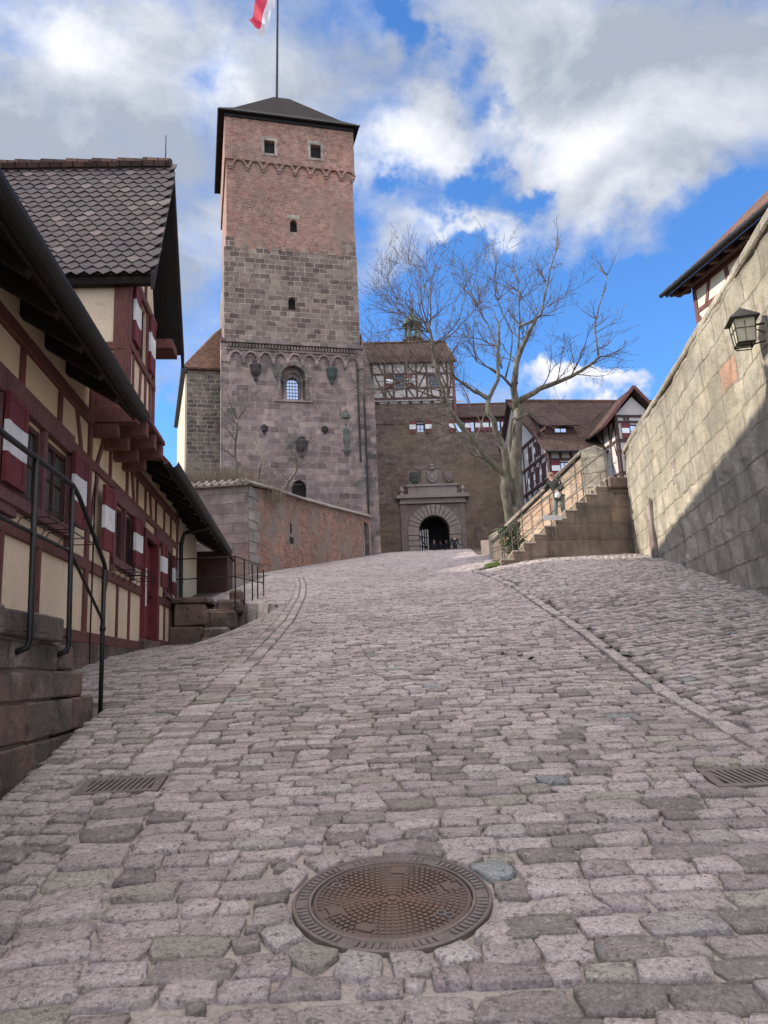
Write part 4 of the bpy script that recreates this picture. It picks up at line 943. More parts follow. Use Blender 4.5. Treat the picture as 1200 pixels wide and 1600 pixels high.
# roof: bell-cast hipped
ov=.42; E=lambda s,n,z:WT.pt(s,z,n)
a0,a1,f0,f1=.02-ov,9.72+ov,FT+.16+ov,BK+.2-ov
def hip(b,lo,hi,th=.0): 
    (s0,s1,n0,n1,z0),(t0,t1,m0,m1,z1)=lo,hi
    A=[E(s0,n0,z0),E(s1,n0,z0),E(s1,n1,z0),E(s0,n1,z0)]; B=[E(t0,m0,z1),E(t1,m0,z1),E(t1,m1,z1),E(t0,m1,z1)]
    for i in range(4): b.face([A[i],A[(i+1)%4],B[(i+1)%4],B[i]])
b=MB(); hip(b,(a0,a1,f0,f1,42.36),(.75,9.0,-.75,-9.1,43.35)); hip(b,(.75,9.0,-.75,-9.1,43.35),(4.2,5.5,-4.9,-5.1,48.2)); hip(b,(a0,a1,f0,f1,42.22),(a0,a1,f0,f1,42.36))
b.face([E(a0,f0,42.22),E(a0,f1,42.22),E(a1,f1,42.22),E(a1,f0,42.22)]); b.face([E(4.2,-4.9,48.2),E(5.5,-4.9,48.2),E(5.5,-5.1,48.2),E(4.2,-5.1,48.2)])
b.build('roof',M['roof_dark'],tw_)
b=MB(); b.wbox(WT,.0,9.74,42.0,42.22,FT+.16,FT+.3); b.tube([E(a0-.03,f0+.04,42.25),E(a1+.03,f0+.04,42.25)],.07,6); b.tube([E(a0-.03,f0,42.25),E(a0-.03,f1,42.25)],.07,6); b.build('eaves_cornice',M['zinc'],tw_)
b=MB(); b.tube([WT.pt(-.24,24,.04),WT.pt(-.26,12.5,.04)],.035,5); b.build('lightning_cable',M['portal'],tw_)
for s,z0,z1 in ((9.3,15.7,23.3),(9.72,12,20.6)):
    b=MB(); b.tube([WT.pt(s,z1,.08),WT.pt(s,z0,.08)],.07,6); b.build('downpipe',M['zinc'],tw_)
b=MB(); b.wbox(WT,9.75,10.55,7.5,21.6,-1.8,-.25); b.wpoly(WT,[(9.75,21.6),(10.55,21.6),(9.75,25.5)],-1.8,-.3); b.build('buttress',M['tower_low'],tw_)
# flagpole + flag
pb=WT.pt(4.45,48.25,-5.0); top=P(433.5,-40,55)
fp=MB(); fp.tube([pb,(top.x+ (pb.x-top.x)*.0,pb.y,61.5)],[.11,.07],8); 
tag(fp.build('flagpole',M['zinc'],origin=tuple(pb)),'dark flagpole on top of the tower roof','flagpole')
px=float(pb.x)
V=[];F=[];nu,nv=14,20
# drooping flag: hoist along pole from z 61 down to 57.5, free end hangs
for i in range(nu+1):
    for j in range(nv+1):
        u=i/nu; v=j/nv
        x=px-.08-2.25*u*(1-.35*v)-.10*math.sin(v*5+u*3)+.35*u*v; z=60.6-3.4*v-4.6*u**1.15*(1-.18*v)
        yy=pb.y+.5*math.sin(u*9+v*2)*u+.25*math.sin(u*17)*u
        V.append((x,yy,z))
for i in range(nu):
    for j in range(nv):
        a=i*(nv+1)+j; F.append((a,a+nv+1,a+nv+2,a+1))
fm=MB(); fm.v=V; fm.f=F; fm.m=[0 if (k%nv)>=nv//2 else 1 for k in range(len(F))]
M['flagwhite']=plain('white_flag_cloth',(.42,.41,.44),.8,0,.15,1,.1); M['flagred']=plain('red_flag_cloth',(.42,.015,.05),.8,0,.15,1,.1)
tag(fm.build('flag',[M['flagwhite'],M['flagred']],smooth=True,origin=tuple(pb+Vector((0,0,12)))),'red and white flag hanging limp from the pole on the tower','flag')
# ================================================================== chapel wing left of tower
pl=thing('castle_hall','dark stone castle hall with reddish roof adjoining the left side of the tower','castle building',WT.pt(-1.4,8.5,-6))
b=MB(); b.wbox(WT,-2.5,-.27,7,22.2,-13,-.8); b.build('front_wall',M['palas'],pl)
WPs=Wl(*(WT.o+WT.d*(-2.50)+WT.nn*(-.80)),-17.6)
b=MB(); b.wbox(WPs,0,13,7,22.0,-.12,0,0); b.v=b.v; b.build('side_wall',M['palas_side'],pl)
b=MB(); b.wbox(WT,-2.6,-.2,22.2,22.36,-1.1,-.55); b.face([WT.pt(-2.85,22.3,-.5),WT.pt(-.1,22.3,-.5),WT.pt(-.1,26.6,-3.2),WT.pt(-.6,26.2,-3.2)])
b.face([WT.pt(-2.85,22.3,-.5),WT.pt(-.6,26.2,-3.2),WT.pt(-.6,26.2,-13),WPs.pt(12.5,22.3,-.35)]); b.build('roof',M['roof_red'],pl)
b=MB(); b.wbox(WPs,-.35,12.3,21.95,22.32,-.42,-.02); b.build('side_eaves',M['zinc'],pl)
# ================================================================== gate building
WG=Wl(0,60,87)
gb=thing('gate_building','dark red masonry gate building with half-timbered top storey behind the bare tree','gate building',WG.pt(5,9.8,-4))
GH=(2.72,5.14,8.8,13.27,1.21)
b=MB(); b.wall(WG,-1.6,6.1,8.5,23.0,0,[GH,(2.95,3.63,20.25,21.2)],.5); b.wall(WG,6.1,13,8.5,21.4,.0,[(6.0+.2,6.9,20.2,21.1),(7.45,7.75,20.2,21.1),(9.65,9.9,20.2,21.1)],.4)
b.face([WG.pt(6.1,21.4,0),WG.pt(6.1,21.4,-6),WG.pt(6.1,23,-6),WG.pt(6.1,23,0)]); b.face([WG.pt(6.1,21.4,-6),WG.pt(6.1,21.4,0),WG.pt(6.1,23,0),WG.pt(6.1,23,-6)])
b.build('masonry_wall',M['gate_wall'],gb)
b=MB()
for i in range(3): b.wbox(WG,.3+i*1.3,.62+i*1.3,16.9,17.7,-.02,.03)
b.wbox(WG,-1.2,5.0,21.0,21.12,-.02,.06); b.build('wall_blocks',M['gate_wall'],gb)
# passage
b=MB(); 
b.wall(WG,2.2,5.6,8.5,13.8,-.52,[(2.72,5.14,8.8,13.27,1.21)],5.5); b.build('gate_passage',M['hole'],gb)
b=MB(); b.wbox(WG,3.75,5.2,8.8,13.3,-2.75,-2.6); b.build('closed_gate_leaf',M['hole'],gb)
# portal
po=MB(); cs=3.93
po.arc(WG,cs,12.06,1.22,2.12,.0,.20,0,180,15,gap=.045); po.build('arch_voussoirs',M['portal'],gb,bevel=.03)
for sgn in (-1,1):
    po=MB()
    for k in range(9):
        z=9.6+k*.42
        if z<12.0:
            a,c=(cs-2.12,cs-1.22) if sgn<0 else (cs+1.22,cs+2.12); po.wbox(WG,a,c,z,z+.38,.0,.20+.02*(k%2))
        if 12.0<z<14.2:
            lim=1.75+ (0.35 if z<13.2 else -.2); a,c=(cs-2.35,cs-lim) if sgn<0 else (cs+lim,cs+2.35); po.wbox(WG,a,c,z,min(z+.38,14.2),-.02,.12)
    po.build('portal_pier',M['portal'],gb,bevel=.03)
po=MB(); po.wbox(WG,1.32,1.78,9.3,14.2,.0,.16); po.wbox(WG,6.08,6.5,9.3,14.2,.0,.13); po.wbox(WG,1.8,6.1,8.6,14.2,-.02,.05)
po_v=po
# cut arch field: use wall() instead of the solid box
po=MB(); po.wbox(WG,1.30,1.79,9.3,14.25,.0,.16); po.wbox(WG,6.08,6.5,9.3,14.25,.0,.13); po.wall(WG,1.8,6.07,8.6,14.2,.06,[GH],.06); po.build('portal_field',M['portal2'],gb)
po=MB(); po.wbox(WG,1.25,6.6,14.25,14.45,.0,.28); po.wbox(WG,1.3,6.55,14.46,14.66,.0,.20); po.wbox(WG,1.0,6.85,14.67,14.9,.0,.48); po.wbox(WG,1.2,6.7,14.9,15.0,.0,.40)
po.wbox(WG,1.95,5.95,15.0,15.62,.0,.25); po.wbox(WG,1.8,6.1,15.63,15.8,.0,.36)
for s in (1.45,6.4): po.lathe(WG.pt(s,15.0,.2),[(.22,0),(.12,.15),(.22,.35),(.1,.55),(.04,.75)],10)
po.build('portal_cornice',M['portal'],gb,bevel=.02)
def shield(w,s,z,wd,ht,n,mat,crest=True):
    b=MB(); b.wpoly(w,[(s-wd/2,z+ht/2),(s-wd/2,z-ht*.1),(s-wd*.3,z-ht*.35),(s,z-ht/2),(s+wd*.3,z-ht*.35),(s+wd/2,z-ht*.1),(s+wd/2,z+ht/2)],n,n+.14)
    if crest: b.lathe(w.pt(s,z+ht/2,n+.1),[(.2,0),(.3,.12),(.16,.25),(.26,.38),(.05,.55)],9)
    b.wpoly(w,[(s-wd*.3,z+ht*.3),(s-wd*.3,z),(s,z-ht*.25),(s+wd*.3,z),(s+wd*.3,z+ht*.3)],n+.14,n+.2)
    return b.build('coat_of_arms',mat,gb,bevel=.02)
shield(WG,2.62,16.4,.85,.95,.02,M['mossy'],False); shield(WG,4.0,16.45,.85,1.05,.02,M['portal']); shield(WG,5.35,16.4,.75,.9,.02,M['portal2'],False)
b=MB(); b.wbox(WG,2.05,3.05,15.85,17.05,-.02,.03); b.wbox(WG,3.2,4.8,15.8,17.1,-.02,.035); b.wbox(WG,2.6,4.7,17.15,17.4,-.02,.05); b.build('relief_panels',M['portal2'],gb)
# gate leaf with lattice (open, left) and light behind
gl=MB(); GLw=Wl(*(WG.o+WG.d*2.76+WG.nn*(-.5)),-3+35)
for s in (0,.42,.84,1.2): gl.wbox(GLw,s,s+.05,9.6,12.9-.5*(1.2-s)*0,-.04,.04)
for z in (9.9,10.9,11.7,12.5): gl.wbox(GLw,0,1.25,z,z+.07,-.05,.05)
gl.wbeam(GLw,(0,11.7),(1.2,10.9),.06,-.03,.03); gl.wbox(GLw,0,1.25,9.5,10.4,-.02,.02)
gl.build('gate_leaf',M['iron'],gb)
b=MB(); b.wbox(WG,-2,8,8.8,20,-14,-13.8); M['courtwall']=plain('pale_court_wall',(.5,.46,.44),.9,0,.2,.8,.2); b.build('courtyard_wall',M['courtwall'],gb)
# top storey
b=MB(); FW_=[(1.35,2.15,24.1,25.15),(4.15,4.95,24.1,25.15)]; b.wall(WG,-.55,6.28,23.0,26.35,.16,FW_,.12)
b.face([WG.pt(6.28,23,.16),WG.pt(6.28,23,-6),WG.pt(6.28,26.35,-6),WG.pt(6.28,26.35,.16)]); b.face([WG.pt(6.28,26.35,.16),WG.pt(6.28,26.35,-6),WG.pt(6.28,29.2,-2.9)]); b.wbox(WG,-.55,6.28,22.9,23.0,-.02,.16); b.build('half_timbered_storey',M['plaster_grey'],gb)
b=MB(); N0,N1=.12,.2
for z,wd in ((23.12,.2),(24.0,.14),(25.25,.16),(26.25,.2)): b.wbeam(WG,(-.55,z),(6.3,z),wd,N0,N1)
for s in (-.47,.55,1.22,2.28,3.15,4.02,5.08,5.7,6.2): b.wbeam(WG,(s,23.1),(s,26.25),.16,N0,N1-.01)
for a,c in (((-.3,25.2),(.45,23.3)),((.7,25.2),(1.1,24.1)),((2.4,25.2),(3.0,24.1)),((3.9,25.2),(3.3,24.1)),((5.2,25.2),(5.6,24.1)),((6.1,25.2),(5.75,23.3)),((.65,23.95),(1.1,23.2)),((2.4,23.95),(2.9,23.2)),((3.9,23.95),(3.4,23.2)),((5.15,23.95),(5.5,23.2)),((0,26.2),(.4,25.3)),((2.4,26.2),(2.9,25.3)),((3.9,26.2),(3.4,25.3)),((5.2,26.2),(5.6,25.3))): b.wbeam(WG,a,c,.12,N0,N1-.02)
for i in range(8): s=-.2+i*.9; b.wbox(WG,s,s+.16,22.72,22.9,-.02,.22)
M['timber_soft']=wood('faded_reddish_timber',(.075,.038,.034)); b.build('timber_frame',M['timber_soft'],gb)
b=MB()
for i in range(8): s=.02+i*.9; b.wbox(WG,s,s+.6,22.74,22.88,.0,.03)
b.build('white_beam_infill',M['plaster_grey'],gb)
b=MB(); b.wbox(WG,6.1,6.32,21.5,26.3,-.05,.24); b.build('corner_post',M['timber_lintel'],gb)
for a,c,d,e in FW_: window(gb,WG,a,c,d,e,.06,M['copper'],M['glass'],2,2,.07)
for s0,s1 in ((.62,1.2),(2.3,2.85)): shutter(gb,WG,s0,s1,24.1,25.15,.22)
window(gb,WG,2.95,3.63,20.25,21.2,-.25,M['copper'],M['bluglass'],2,1,.08)
for s0,s1 in ((2.38,2.9),(3.68,4.2),(5.62,6.15),(6.95,7.42),(7.8,8.9),(9.05,9.6),(9.95,10.4)): shutter(gb,WG,s0,s1,20.15,21.25,.03)
b=MB(); R_=lambda s,n,z:WG.pt(s,z,n)
b.slab(R_(-1.3,.45,26.2),R_(6.55,.45,26.2),R_(6.3,-3.4,29.55),R_(-1.3,-3.4,29.55),.14); b.slab(R_(-1.3,-7,26.2),R_(6.55,-7,26.2),R_(6.3,-3.4,29.55),R_(-1.3,-3.4,29.55),.14); b.build('roof',M['roof'],gb)
b=MB(); b.tube([R_(-1.3,-3.4,29.6),R_(6.3,-3.4,29.6)],.12,6); b.build('ridge_tiles',M['roof_red'],gb)
b=MB(); b.slab(R_(6.3,.4,21.35),R_(14.5,.4,21.35),R_(14.5,-4.2,23.95),R_(6.3,-4.2,23.95),.14); b.build('side_roof',M['roof'],gb)
b=MB(); b.tube([R_(6.3,-4.2,24.0),R_(14.5,-4.2,24.0)],.1,6); b.build('side_ridge_tiles',M['roof_red'],gb)
# cupola
cp=P(645,528,67)
cu=thing('copper_cupola','small green copper cupola rising behind the gate building roof','cupola',(cp.x,cp.y,28))
b=MB(); b.lathe((cp.x,cp.y,28),[(.85,0),(.85,3.1),(1.0,3.2),(1.0,3.35)],8); b.build('drum',M['roof'],cu)
b=MB()
for i in range(8): a=i*math.pi/4+.2; b.tube([(cp.x+.7*math.cos(a),cp.y+.7*math.sin(a),31.3),(cp.x+.7*math.cos(a),cp.y+.7*math.sin(a),32.7)],.09,6)
b.build('columns',M['copper'],cu)
b=MB(); b.lathe((cp.x,cp.y,32.7),[(.95,0),(1.0,.1),(.92,.35),(.7,.75),(.4,1.0),(.15,1.15),(.1,1.5),(.18,1.62),(.03,1.9)],14); b.build('dome',M['copper'],cu,smooth=True)
# ================================================================== long half-timbered castle building on the right behind the stairs
c=P(856,704,48); WL=Wl(c.x,c.y,82); WLs=Wl(c.x,c.y,-8)
lh=thing('castle_wing','long dark-roofed half-timbered castle wing behind the bare tree and the right stairs','castle building',WL.pt(6,9.5,-4))
b=MB(); HW=[(.75,1.35,13.2,14.1),(1.45,2.05,13.2,14.1)]; b.wall(WL,0,22,7.5,15.0,-.02,HW,.15); b.build('front_wall',M['plaster_grey'],lh)
b=MB(); b.face([WLs.pt(0,7.5,-.02),WLs.pt(9,7.5,-.02),WLs.pt(9,17.9,-.02),WLs.pt(6.5,20.3,-.02),WLs.pt(0,14.9,-.02)][::-1]); b.build('gable_side_wall',M['plaster_grey'],lh)
b=MB()
for z,wd in ((14.85,.2),(14.25,.16),(13.05,.18),(11.6,.2)): b.wbeam(WL,(0,z),(12,z),wd,-.05,.05)
for i in range(14): s=.1+i*.72; b.wbeam(WL,(s,14.3),(s,14.85),.16,-.05,.04)
for s in (.08,.65,2.15,2.9,3.7,4.4): b.wbeam(WL,(s,9),(s,14.3),.17,-.05,.045)
for a,c2 in (((.12,14.2),(.6,13.1)),((2.8,14.2),(2.2,13.1)),((3.0,14.2),(3.6,13.1)),((.15,11.7),(.9,13)),((2.1,13),(1.3,11.7))): b.wbeam(WL,a,c2,.13,-.05,.035)
for z,wd in ((11.6,.2),(13.0,.2),(14.7,.2),(16.4,.2)): b.wbeam(WLs,(0,z),(8.9 if z<15 else 7.5,z),wd,-.06,.0)
for s in (.1,1.3,2.4,3.6,4.8,6.0,7.2): b.wbeam(WLs,(s,8.5),(s,min(14.9+s*.8,16.4)),.16,-.06,-.004)
for s in (.2,1.5,2.6,3.8): b.wbeam(WLs,(s,11.7),(s+1.0,13.0),.13,-.06,-.008); b.wbeam(WLs,(s+1,13.1),(s,14.6),.13,-.06,-.01)
fr_=b.build('timber_frame',M['timber_dark'],lh)
# the side wall faces the street side (-n): give it the same frame outside
b=MB()
for z,wd in ((11.6,.2),(13.0,.2),(14.7,.2),(16.4,.2)): b.wbeam(WLs,(.3,z),(8.9,z),wd,-.10,-.02)
b.build('side_rails',M['timber_dark'],lh)
for a,c2,d,e in HW: window(lh,WL,a,c2,d,e,-.1,M['frame'],M['bluglass'],2,2,.07)
shutter(lh,WL,.15,.70,13.15,14.15,.06); shutter(lh,WL,2.1,2.65,13.15,14.15,.06)
for s,z in ((.6,13.25),(1.9,13.25),(3.1,13.25),(.7,11.7),(2.2,11.7),(1.5,15.0),(3.0,15.0)):
    b=MB(); b.wbox(WLs,s,s+.6,z,z+1.0,-.10,-.03); b.build('dark_shuttered_window',M['frame'],lh)
    b=MB(); b.wbox(WLs,s+.62,s+.9,z+.3,z+.7,-.12,-.03); b.build('white_shutter_panel',M['white'],lh)
b=MB(); RL=lambda s,n,z:WL.pt(s,z,n)
b.slab(RL(-.35,.6,14.72),RL(24,.6,14.72),RL(24,-6.7,20.6),RL(-.35,-6.7,20.6),.16); b.slab(RL(-.35,-9.6,17.6),RL(24,-9.6,17.6),RL(24,-6.7,20.6),RL(-.35,-6.7,20.6),.16)
b.build('roof',M['roof'],lh)
b=MB(); b.tube([RL(-.4,-6.7,20.66),RL(24,-6.7,20.66)],.12,6); b.build('ridge_tiles',M['roof_red'],lh)
b=MB(); b.tube([RL(-.3,.64,14.62),RL(4.3,.64,14.62)],.08,6); b.build('gutter',M['zinc'],lh)
# shed dormer
sh=MB(); b=sh; b.slab(RL(.2,-1.25,17.0),RL(2.9,-1.25,17.0),RL(2.7,-4.6,18.98),RL(.5,-4.6,18.98),.08); b.build('dormer_roof',M['roof'],lh)
b=MB(); b.wbox(WL,.5,2.6,16.2,16.98,-1.9,-1.62); b.build('dormer_front',M['timber_dark'],lh)
window(lh,WL,1.15,2.05,16.52,16.9,-1.6,M['frame'],M['bluglass'],2,1,.06)
# projecting gabled wing
WW=Wl(*(WL.o+WL.nn*2),82)
b=MB(); g0,g1=3.85,6.35; WH_=[(4.75,5.6,15.1,15.95)]
b.wall(WW,g0,g1,8.5,16.55,0,WH_+[(4.75,5.6,13.0,13.9)],.12); b.face([WW.pt(g0,16.55,0),WW.pt(g1,16.55,0),WW.pt((g0+g1)/2,17.8,0)])
b.face([WW.pt(g0,8.5,-6),WW.pt(g0,8.5,0),WW.pt(g0,16.5,0),WW.pt(g0,16.5,-6)]); b.build('gable_wing_wall',M['plaster_grey'],lh)
b=MB(); b.wbeam(WW,(g0,16.5),(g1,16.5),.16,-.02,.06); b.wbeam(WW,(g0,16.12),(g1,16.12),.14,-.02,.056); b.wbeam(WW,(g0,14.9),(g1,14.9),.22,-.02,.056); b.wbeam(WW,(g0,14.2),(g1,14.2),.2,-.02,.06); b.wbeam(WW,(g0,12.8),(g1,12.8),.2,-.02,.06)
for s in (g0+.08,g0+.62,4.7,5.65,g1-.08): b.wbeam(WW,(s,9),(s,16.5),.15,-.02,.05)
WWs=Wl(*(WW.o+WW.d*g0),-8)
for s in (.1,1.0,2.0): b.wbeam(WWs,(s,9),(s,16.4),.16,-.05,.02)
for z in (14.9,12.8,16.3): b.wbeam(WWs,(0,z),(4,z),.16,-.052,.02)
b.wbeam(WWs,(.2,16.2),(.9,15.0),.13,-.05,.01)
b.build('gable_timber_frame',M['timber_dark'],lh)
for z in (15.1,13.0): window(lh,WW,4.75,5.6,z,z+.85,-.08,M['frame'],M['bluglass'],2,2,.06); shutter(lh,WW,4.2,4.68,z-.05,z+.9,.06); shutter(lh,WW,5.68,6.15,z-.05,z+.9,.06)
b=MB(); mid=(g0+g1)/2; RW_=lambda s,n,z:WW.pt(s,z,n)
b.slab(RW_(g0-1.0,.45,15.75),RW_(g0-1.0,-7,15.75),RW_(mid,-7,18.35),RW_(mid,.45,18.35),.14); b.slab(RW_(g1+1.0,.45,15.75),RW_(g1+1.0,-7,15.75),RW_(mid,-7,18.35),RW_(mid,.45,18.35),.14); b.build('gable_roof',M['roof'],lh)
b=MB()
for e in (g0-1.02,g1+1.02): b.wbeam(WW,(e,15.72),(mid,18.34),.2,.40,.5)
b.build('verge_boards',M['timber'],lh)
# ================================================================== unseen house and annex, added so their roofs shade the far street
annex=None
hh=thing('shade_house','plain gabled house added out of view behind the left eaves to shade the street','house',(-18,37,7))
b=MB(); b.box((-20,27.2,4),(-13,48,11.5)); b.build('wall',M['plaster_pale'],hh)
b=MB(); b.slab((-12.4,26.8,11.2),(-12.4,48.4,11.2),(-16.5,48.4,15.2),(-16.5,26.8,15.2),.15); b.slab((-20.6,26.8,11.2),(-20.6,48.4,11.2),(-16.5,48.4,15.2),(-16.5,26.8,15.2),.15); b.build('roof',M['roof'],hh)
b=MB(); b.box((-19.5,20,4),(-13.3,27.19,9.6)); b.build('shade_annex_wall',M['plaster_pale'],hh)
b=MB(); b.slab((-12.9,19.7,9.4),(-12.9,26.79,9.4),(-16.2,26.79,12.9),(-16.2,19.7,12.9),.15); b.slab((-19.9,19.7,9.4),(-19.9,26.79,9.4),(-16.2,26.79,12.9),(-16.2,19.7,12.9),.15); b.build('shade_annex_roof',M['roof'],hh)
# ================================================================== right retaining wall
WR=Wl(7.5,23,7.8)
rw=thing('retaining_wall','tall weathered sandstone retaining wall along the right side, partly in shade','wall',WR.pt(-8,3,.3))
ZT=lambda s:7.72+.012*s if s>-13 else 7.56
# front face as displaced grid of big blocks
b=MB(); zb=lambda s:gz(*WR.pt(s,0,0).xy)-.4
ns,nz=150,60
def fz(s,z):
    k=math.floor(z/.52); 
    return .02*math.sin(k*12.9+math.floor((s+.5*(k%2))/1.15)*7.3)+.012*math.sin(s*3.1+z*2.3)+.010*math.sin(s*7.7-z*6.1)+.02*math.sin(s*.9+z*1.3)
idx={}
for i in range(ns+1):
    s=-24+24.0*i/ns
    for j in range(nz+1):
        z=zb(s)+(ZT(s)-zb(s))*j/nz; idx[i,j]=len(b.v); b.v.append(tuple(WR.pt(s,z,-fz(s,z))))
for i in range(ns):
    for j in range(nz): b.f.append((idx[i,j],idx[i,j+1],idx[i+1,j+1],idx[i+1,j])); b.m.append(0)
b.face([WR.pt(0,zb(0),.75),WR.pt(0,zb(0),-fz(0,3)),WR.pt(0,ZT(0),-fz(0,7)),WR.pt(0,ZT(0),.75)][::-1]); b.face([WR.pt(-24,7.6,0),WR.pt(0,7.7,0),WR.pt(0,7.7,.75),WR.pt(-24,7.6,.75)]); b.face([WR.pt(-24,1,.75),WR.pt(0,1,.75),WR.pt(0,7.7,.75),WR.pt(-24,7.6,.75)])
b.build('wall_face',M['right_wall'],rw,uvw=WR)
b=MB(); s=-24
while s<0:
    l=random.uniform(.9,1.5); e=min(s+l,.04); h=random.uniform(.10,.17)
    z=ZT(s); pr=[WR.pt(s+.008,z-.02,-.05),WR.pt(s+.008,z+h,-.045),WR.pt(s+.008,z+h+.12,.12),WR.pt(s+.008,z+h+.10,.6),WR.pt(s+.008,z-.02,.8)]
    b.poly(pr,WR.pt(e,0,0)-WR.pt(s+.016,0,0)); s+=l
b.build('coping',M['right_wall'],rw,bevel=.03)
b=MB(); b.wpoly(WR,[(-3.3,zb(-3.3)),(-2.7,zb(-2.7)),(-2.72,5.4),(-3.2,5.6)],-.09,0); b.wbox(WR,-6.1,-5.7,5.35,5.9,-.02,0)
b.build('niche_shade_and_patch',M['garden_stone'],rw,bevel=.03)  # the taller darker patch stands in for a shadowed niche
b=MB(); b.face([WR.pt(-24,7.4,.7),WR.pt(1,7.5,.7),WR.pt(1,7.5,26),WR.pt(-24,7.4,26)][::-1]); tag(b.build('upper_terrace_ground',M['soil']),kind='structure')
# lantern
lc_=P(1161,515,10.9)
ln=thing('wall_lantern','black iron lantern with frosted glass and pointed roof on the right sandstone wall','lantern',(lc_.x,lc_.y,lc_.z))
an=R(-12)
def LT(x,y,z): return (lc_.x+x*math.cos(an)-y*math.sin(an),lc_.y+x*math.sin(an)+y*math.cos(an),lc_.z+z)
b=MB(); rt,rb,zt_,zb_=.155,.125,.14,-.24
cor=[(-1,-1),(1,-1),(1,1),(-1,1)]
for i in range(4):
    a,c=cor[i],cor[(i+1)%4]
    b.tube([LT(a[0]*rb,a[1]*rb,zb_),LT(a[0]*rt,a[1]*rt,zt_)],.010,4)
    for z,rr in ((zb_,rb),(zt_,rt)): b.tube([LT(a[0]*rr,a[1]*rr,z),LT(c[0]*rr,c[1]*rr,z)],.011,4)
    zm=-.02; rm=(rt+rb)/2+.003; b.tube([LT(a[0]*rm,a[1]*rm,zm),LT(c[0]*rm,c[1]*rm,zm)],.006,4)
    mx_,my_=(a[0]+c[0])/2,(a[1]+c[1])/2; b.tube([LT(mx_*rb,my_*rb,zb_),LT(mx_*rt,my_*rt,zt_-.06)],.006,4)
    b.tube([LT(a[0]*rb*.8,a[1]*rb*.8,zb_-.05),LT(c[0]*rb*.8,c[1]*rb*.8,zb_-.05)],.009,4); b.tube([LT(a[0]*rb,a[1]*rb,zb_),LT(a[0]*rb*.8,a[1]*rb*.8,zb_-.05)],.008,4)
b.build('frame',M['iron'],ln)
b=MB(); q=.95
A=[LT(a*rb*q,c*rb*q,zb_+.01) for a,c in cor];B=[LT(a*rt*q,c*rt*q,zt_-.01) for a,c in cor]
for i in range(4): b.face([A[i],A[(i+1)%4],B[(i+1)%4],B[i]])
mt,T=base('frosted_lantern_glass',.5,0,.4); setc(T,T.ramp(T.noise(objc(T),6,4,.6),[(.3,(.34,.31,.22)),(.7,(.46,.43,.32))])); M['frost']=mt
b.build('glass',M['frost'],ln)
b=MB(); C2=[LT(a*.21,c*.21,.125) for a,c in cor]; D2=[LT(a*.21,c*.21,.145) for a,c in cor]; tp=LT(0,0,.36)
for i in range(4): b.face([C2[i],C2[(i+1)%4],D2[(i+1)%4],D2[i]]); b.face([D2[i],D2[(i+1)%4],tp])
b.face(C2[::-1]); b.build('roof',M['zinc'],ln)
b=MB(); b.tube([LT(.15,0,.05),LT(.42,0,.07)],.016,6); b.tube([LT(.12,0,-.25),LT(.42,0,-.2)],.012,6); b.tube([LT(.15,0,.0),LT(.3,0,-.09),LT(.42,0,-.12)],.009,6)
an0=an; 
pz=[LT(.42,-.05,-.36),LT(.42,.05,-.36),LT(.42,.07,.22),LT(.42,0,.32),LT(.42,-.07,.22)]; b.poly(pz,(.05,0,0)); b.build('bracket',M['iron'],ln)
# ================================================================== right upper house
WH=Wl(10.745,24,-12.5)
rh_=thing('terrace_house','cream half-timbered house with deep dark eaves standing above the right retaining wall','house',WH.pt(-8,7.5,4))
b=MB(); s0=-22
for z0,z1,hl in ((7.3,13.75,[(-2.9,-1.95,11.6,12.62),(-5.9,-5.0,11.6,12.62)]),): 
    mb_=MB(); mb_.wall(WH,s0,0,z0,z1,0,hl,.12,out=-1)
    mb_.face([WH.pt(0,z0,0),WH.pt(0,z0,9),WH.pt(0,z1,9),WH.pt(0,z1,0)]); mb_.face([WH.pt(0,z1,0),WH.pt(0,z1,9),WH.pt(0,17.3,4.5)]); mb_.build('wall',M['plaster_pale'],rh_)
WHf=Wl(*(WH.o),-12.5); 
def hb(b,a,c,wd): 
    k=b.jit(); dx,dz=c[0]-a[0],c[1]-a[1];L=math.hypot(dx,dz);px_,pz_=-dz/L*wd/2,dx/L*wd/2
    b.poly([WH.pt(a[0]+px_,a[1]+pz_,-.03-k),WH.pt(a[0]-px_,a[1]-pz_,-.03-k),WH.pt(c[0]-px_,c[1]-pz_,-.03-k),WH.pt(c[0]+px_,c[1]+pz_,-.03-k)],WH.nn.to_3d()*(.05+k))
b=MB()
for z,wd in ((13.55,.2),(12.72,.15),(11.45,.15),(10.2,.18)): hb(b,(s0,z),(0,z),wd)
for i,s in enumerate((-.08,-1.75,-3.05,-4.6,-6.1,-7.6,-9.2,-10.8)): hb(b,(s,8),(s,13.5 if i==0 or s<-3.1 or True else 12.7),.16)
for a,c2 in (((-.15,11.5),(-.85,12.7)),((-.15,12.5),(-1.6,10.3)),((-3.15,13.5),(-3.6,12.75)),((-.9,13.5),(-.6,12.75)),((-4.5,12.6),(-3.2,11.5))): hb(b,a,c2,.13)
M['timber_lit']=wood('sunlit_oxblood_timber',(.16,.045,.035)); b.build('timber_frame',M['timber'],rh_)
wb_=MB(); wb_.poly([WH.pt(-2.9,11.6,.10),WH.pt(-1.95,11.6,.10),WH.pt(-1.95,12.62,.10),WH.pt(-2.9,12.62,.10)],WH.nn.to_3d()*.03); wb_.build('window',M['frame'],rh_)
wb_=MB(); wb_.poly([WH.pt(-5.9,11.6,.10),WH.pt(-5.0,11.6,.10),WH.pt(-5.0,12.62,.10),WH.pt(-5.9,12.62,.10)],WH.nn.to_3d()*.03); wb_.build('window',M['frame'],rh_)
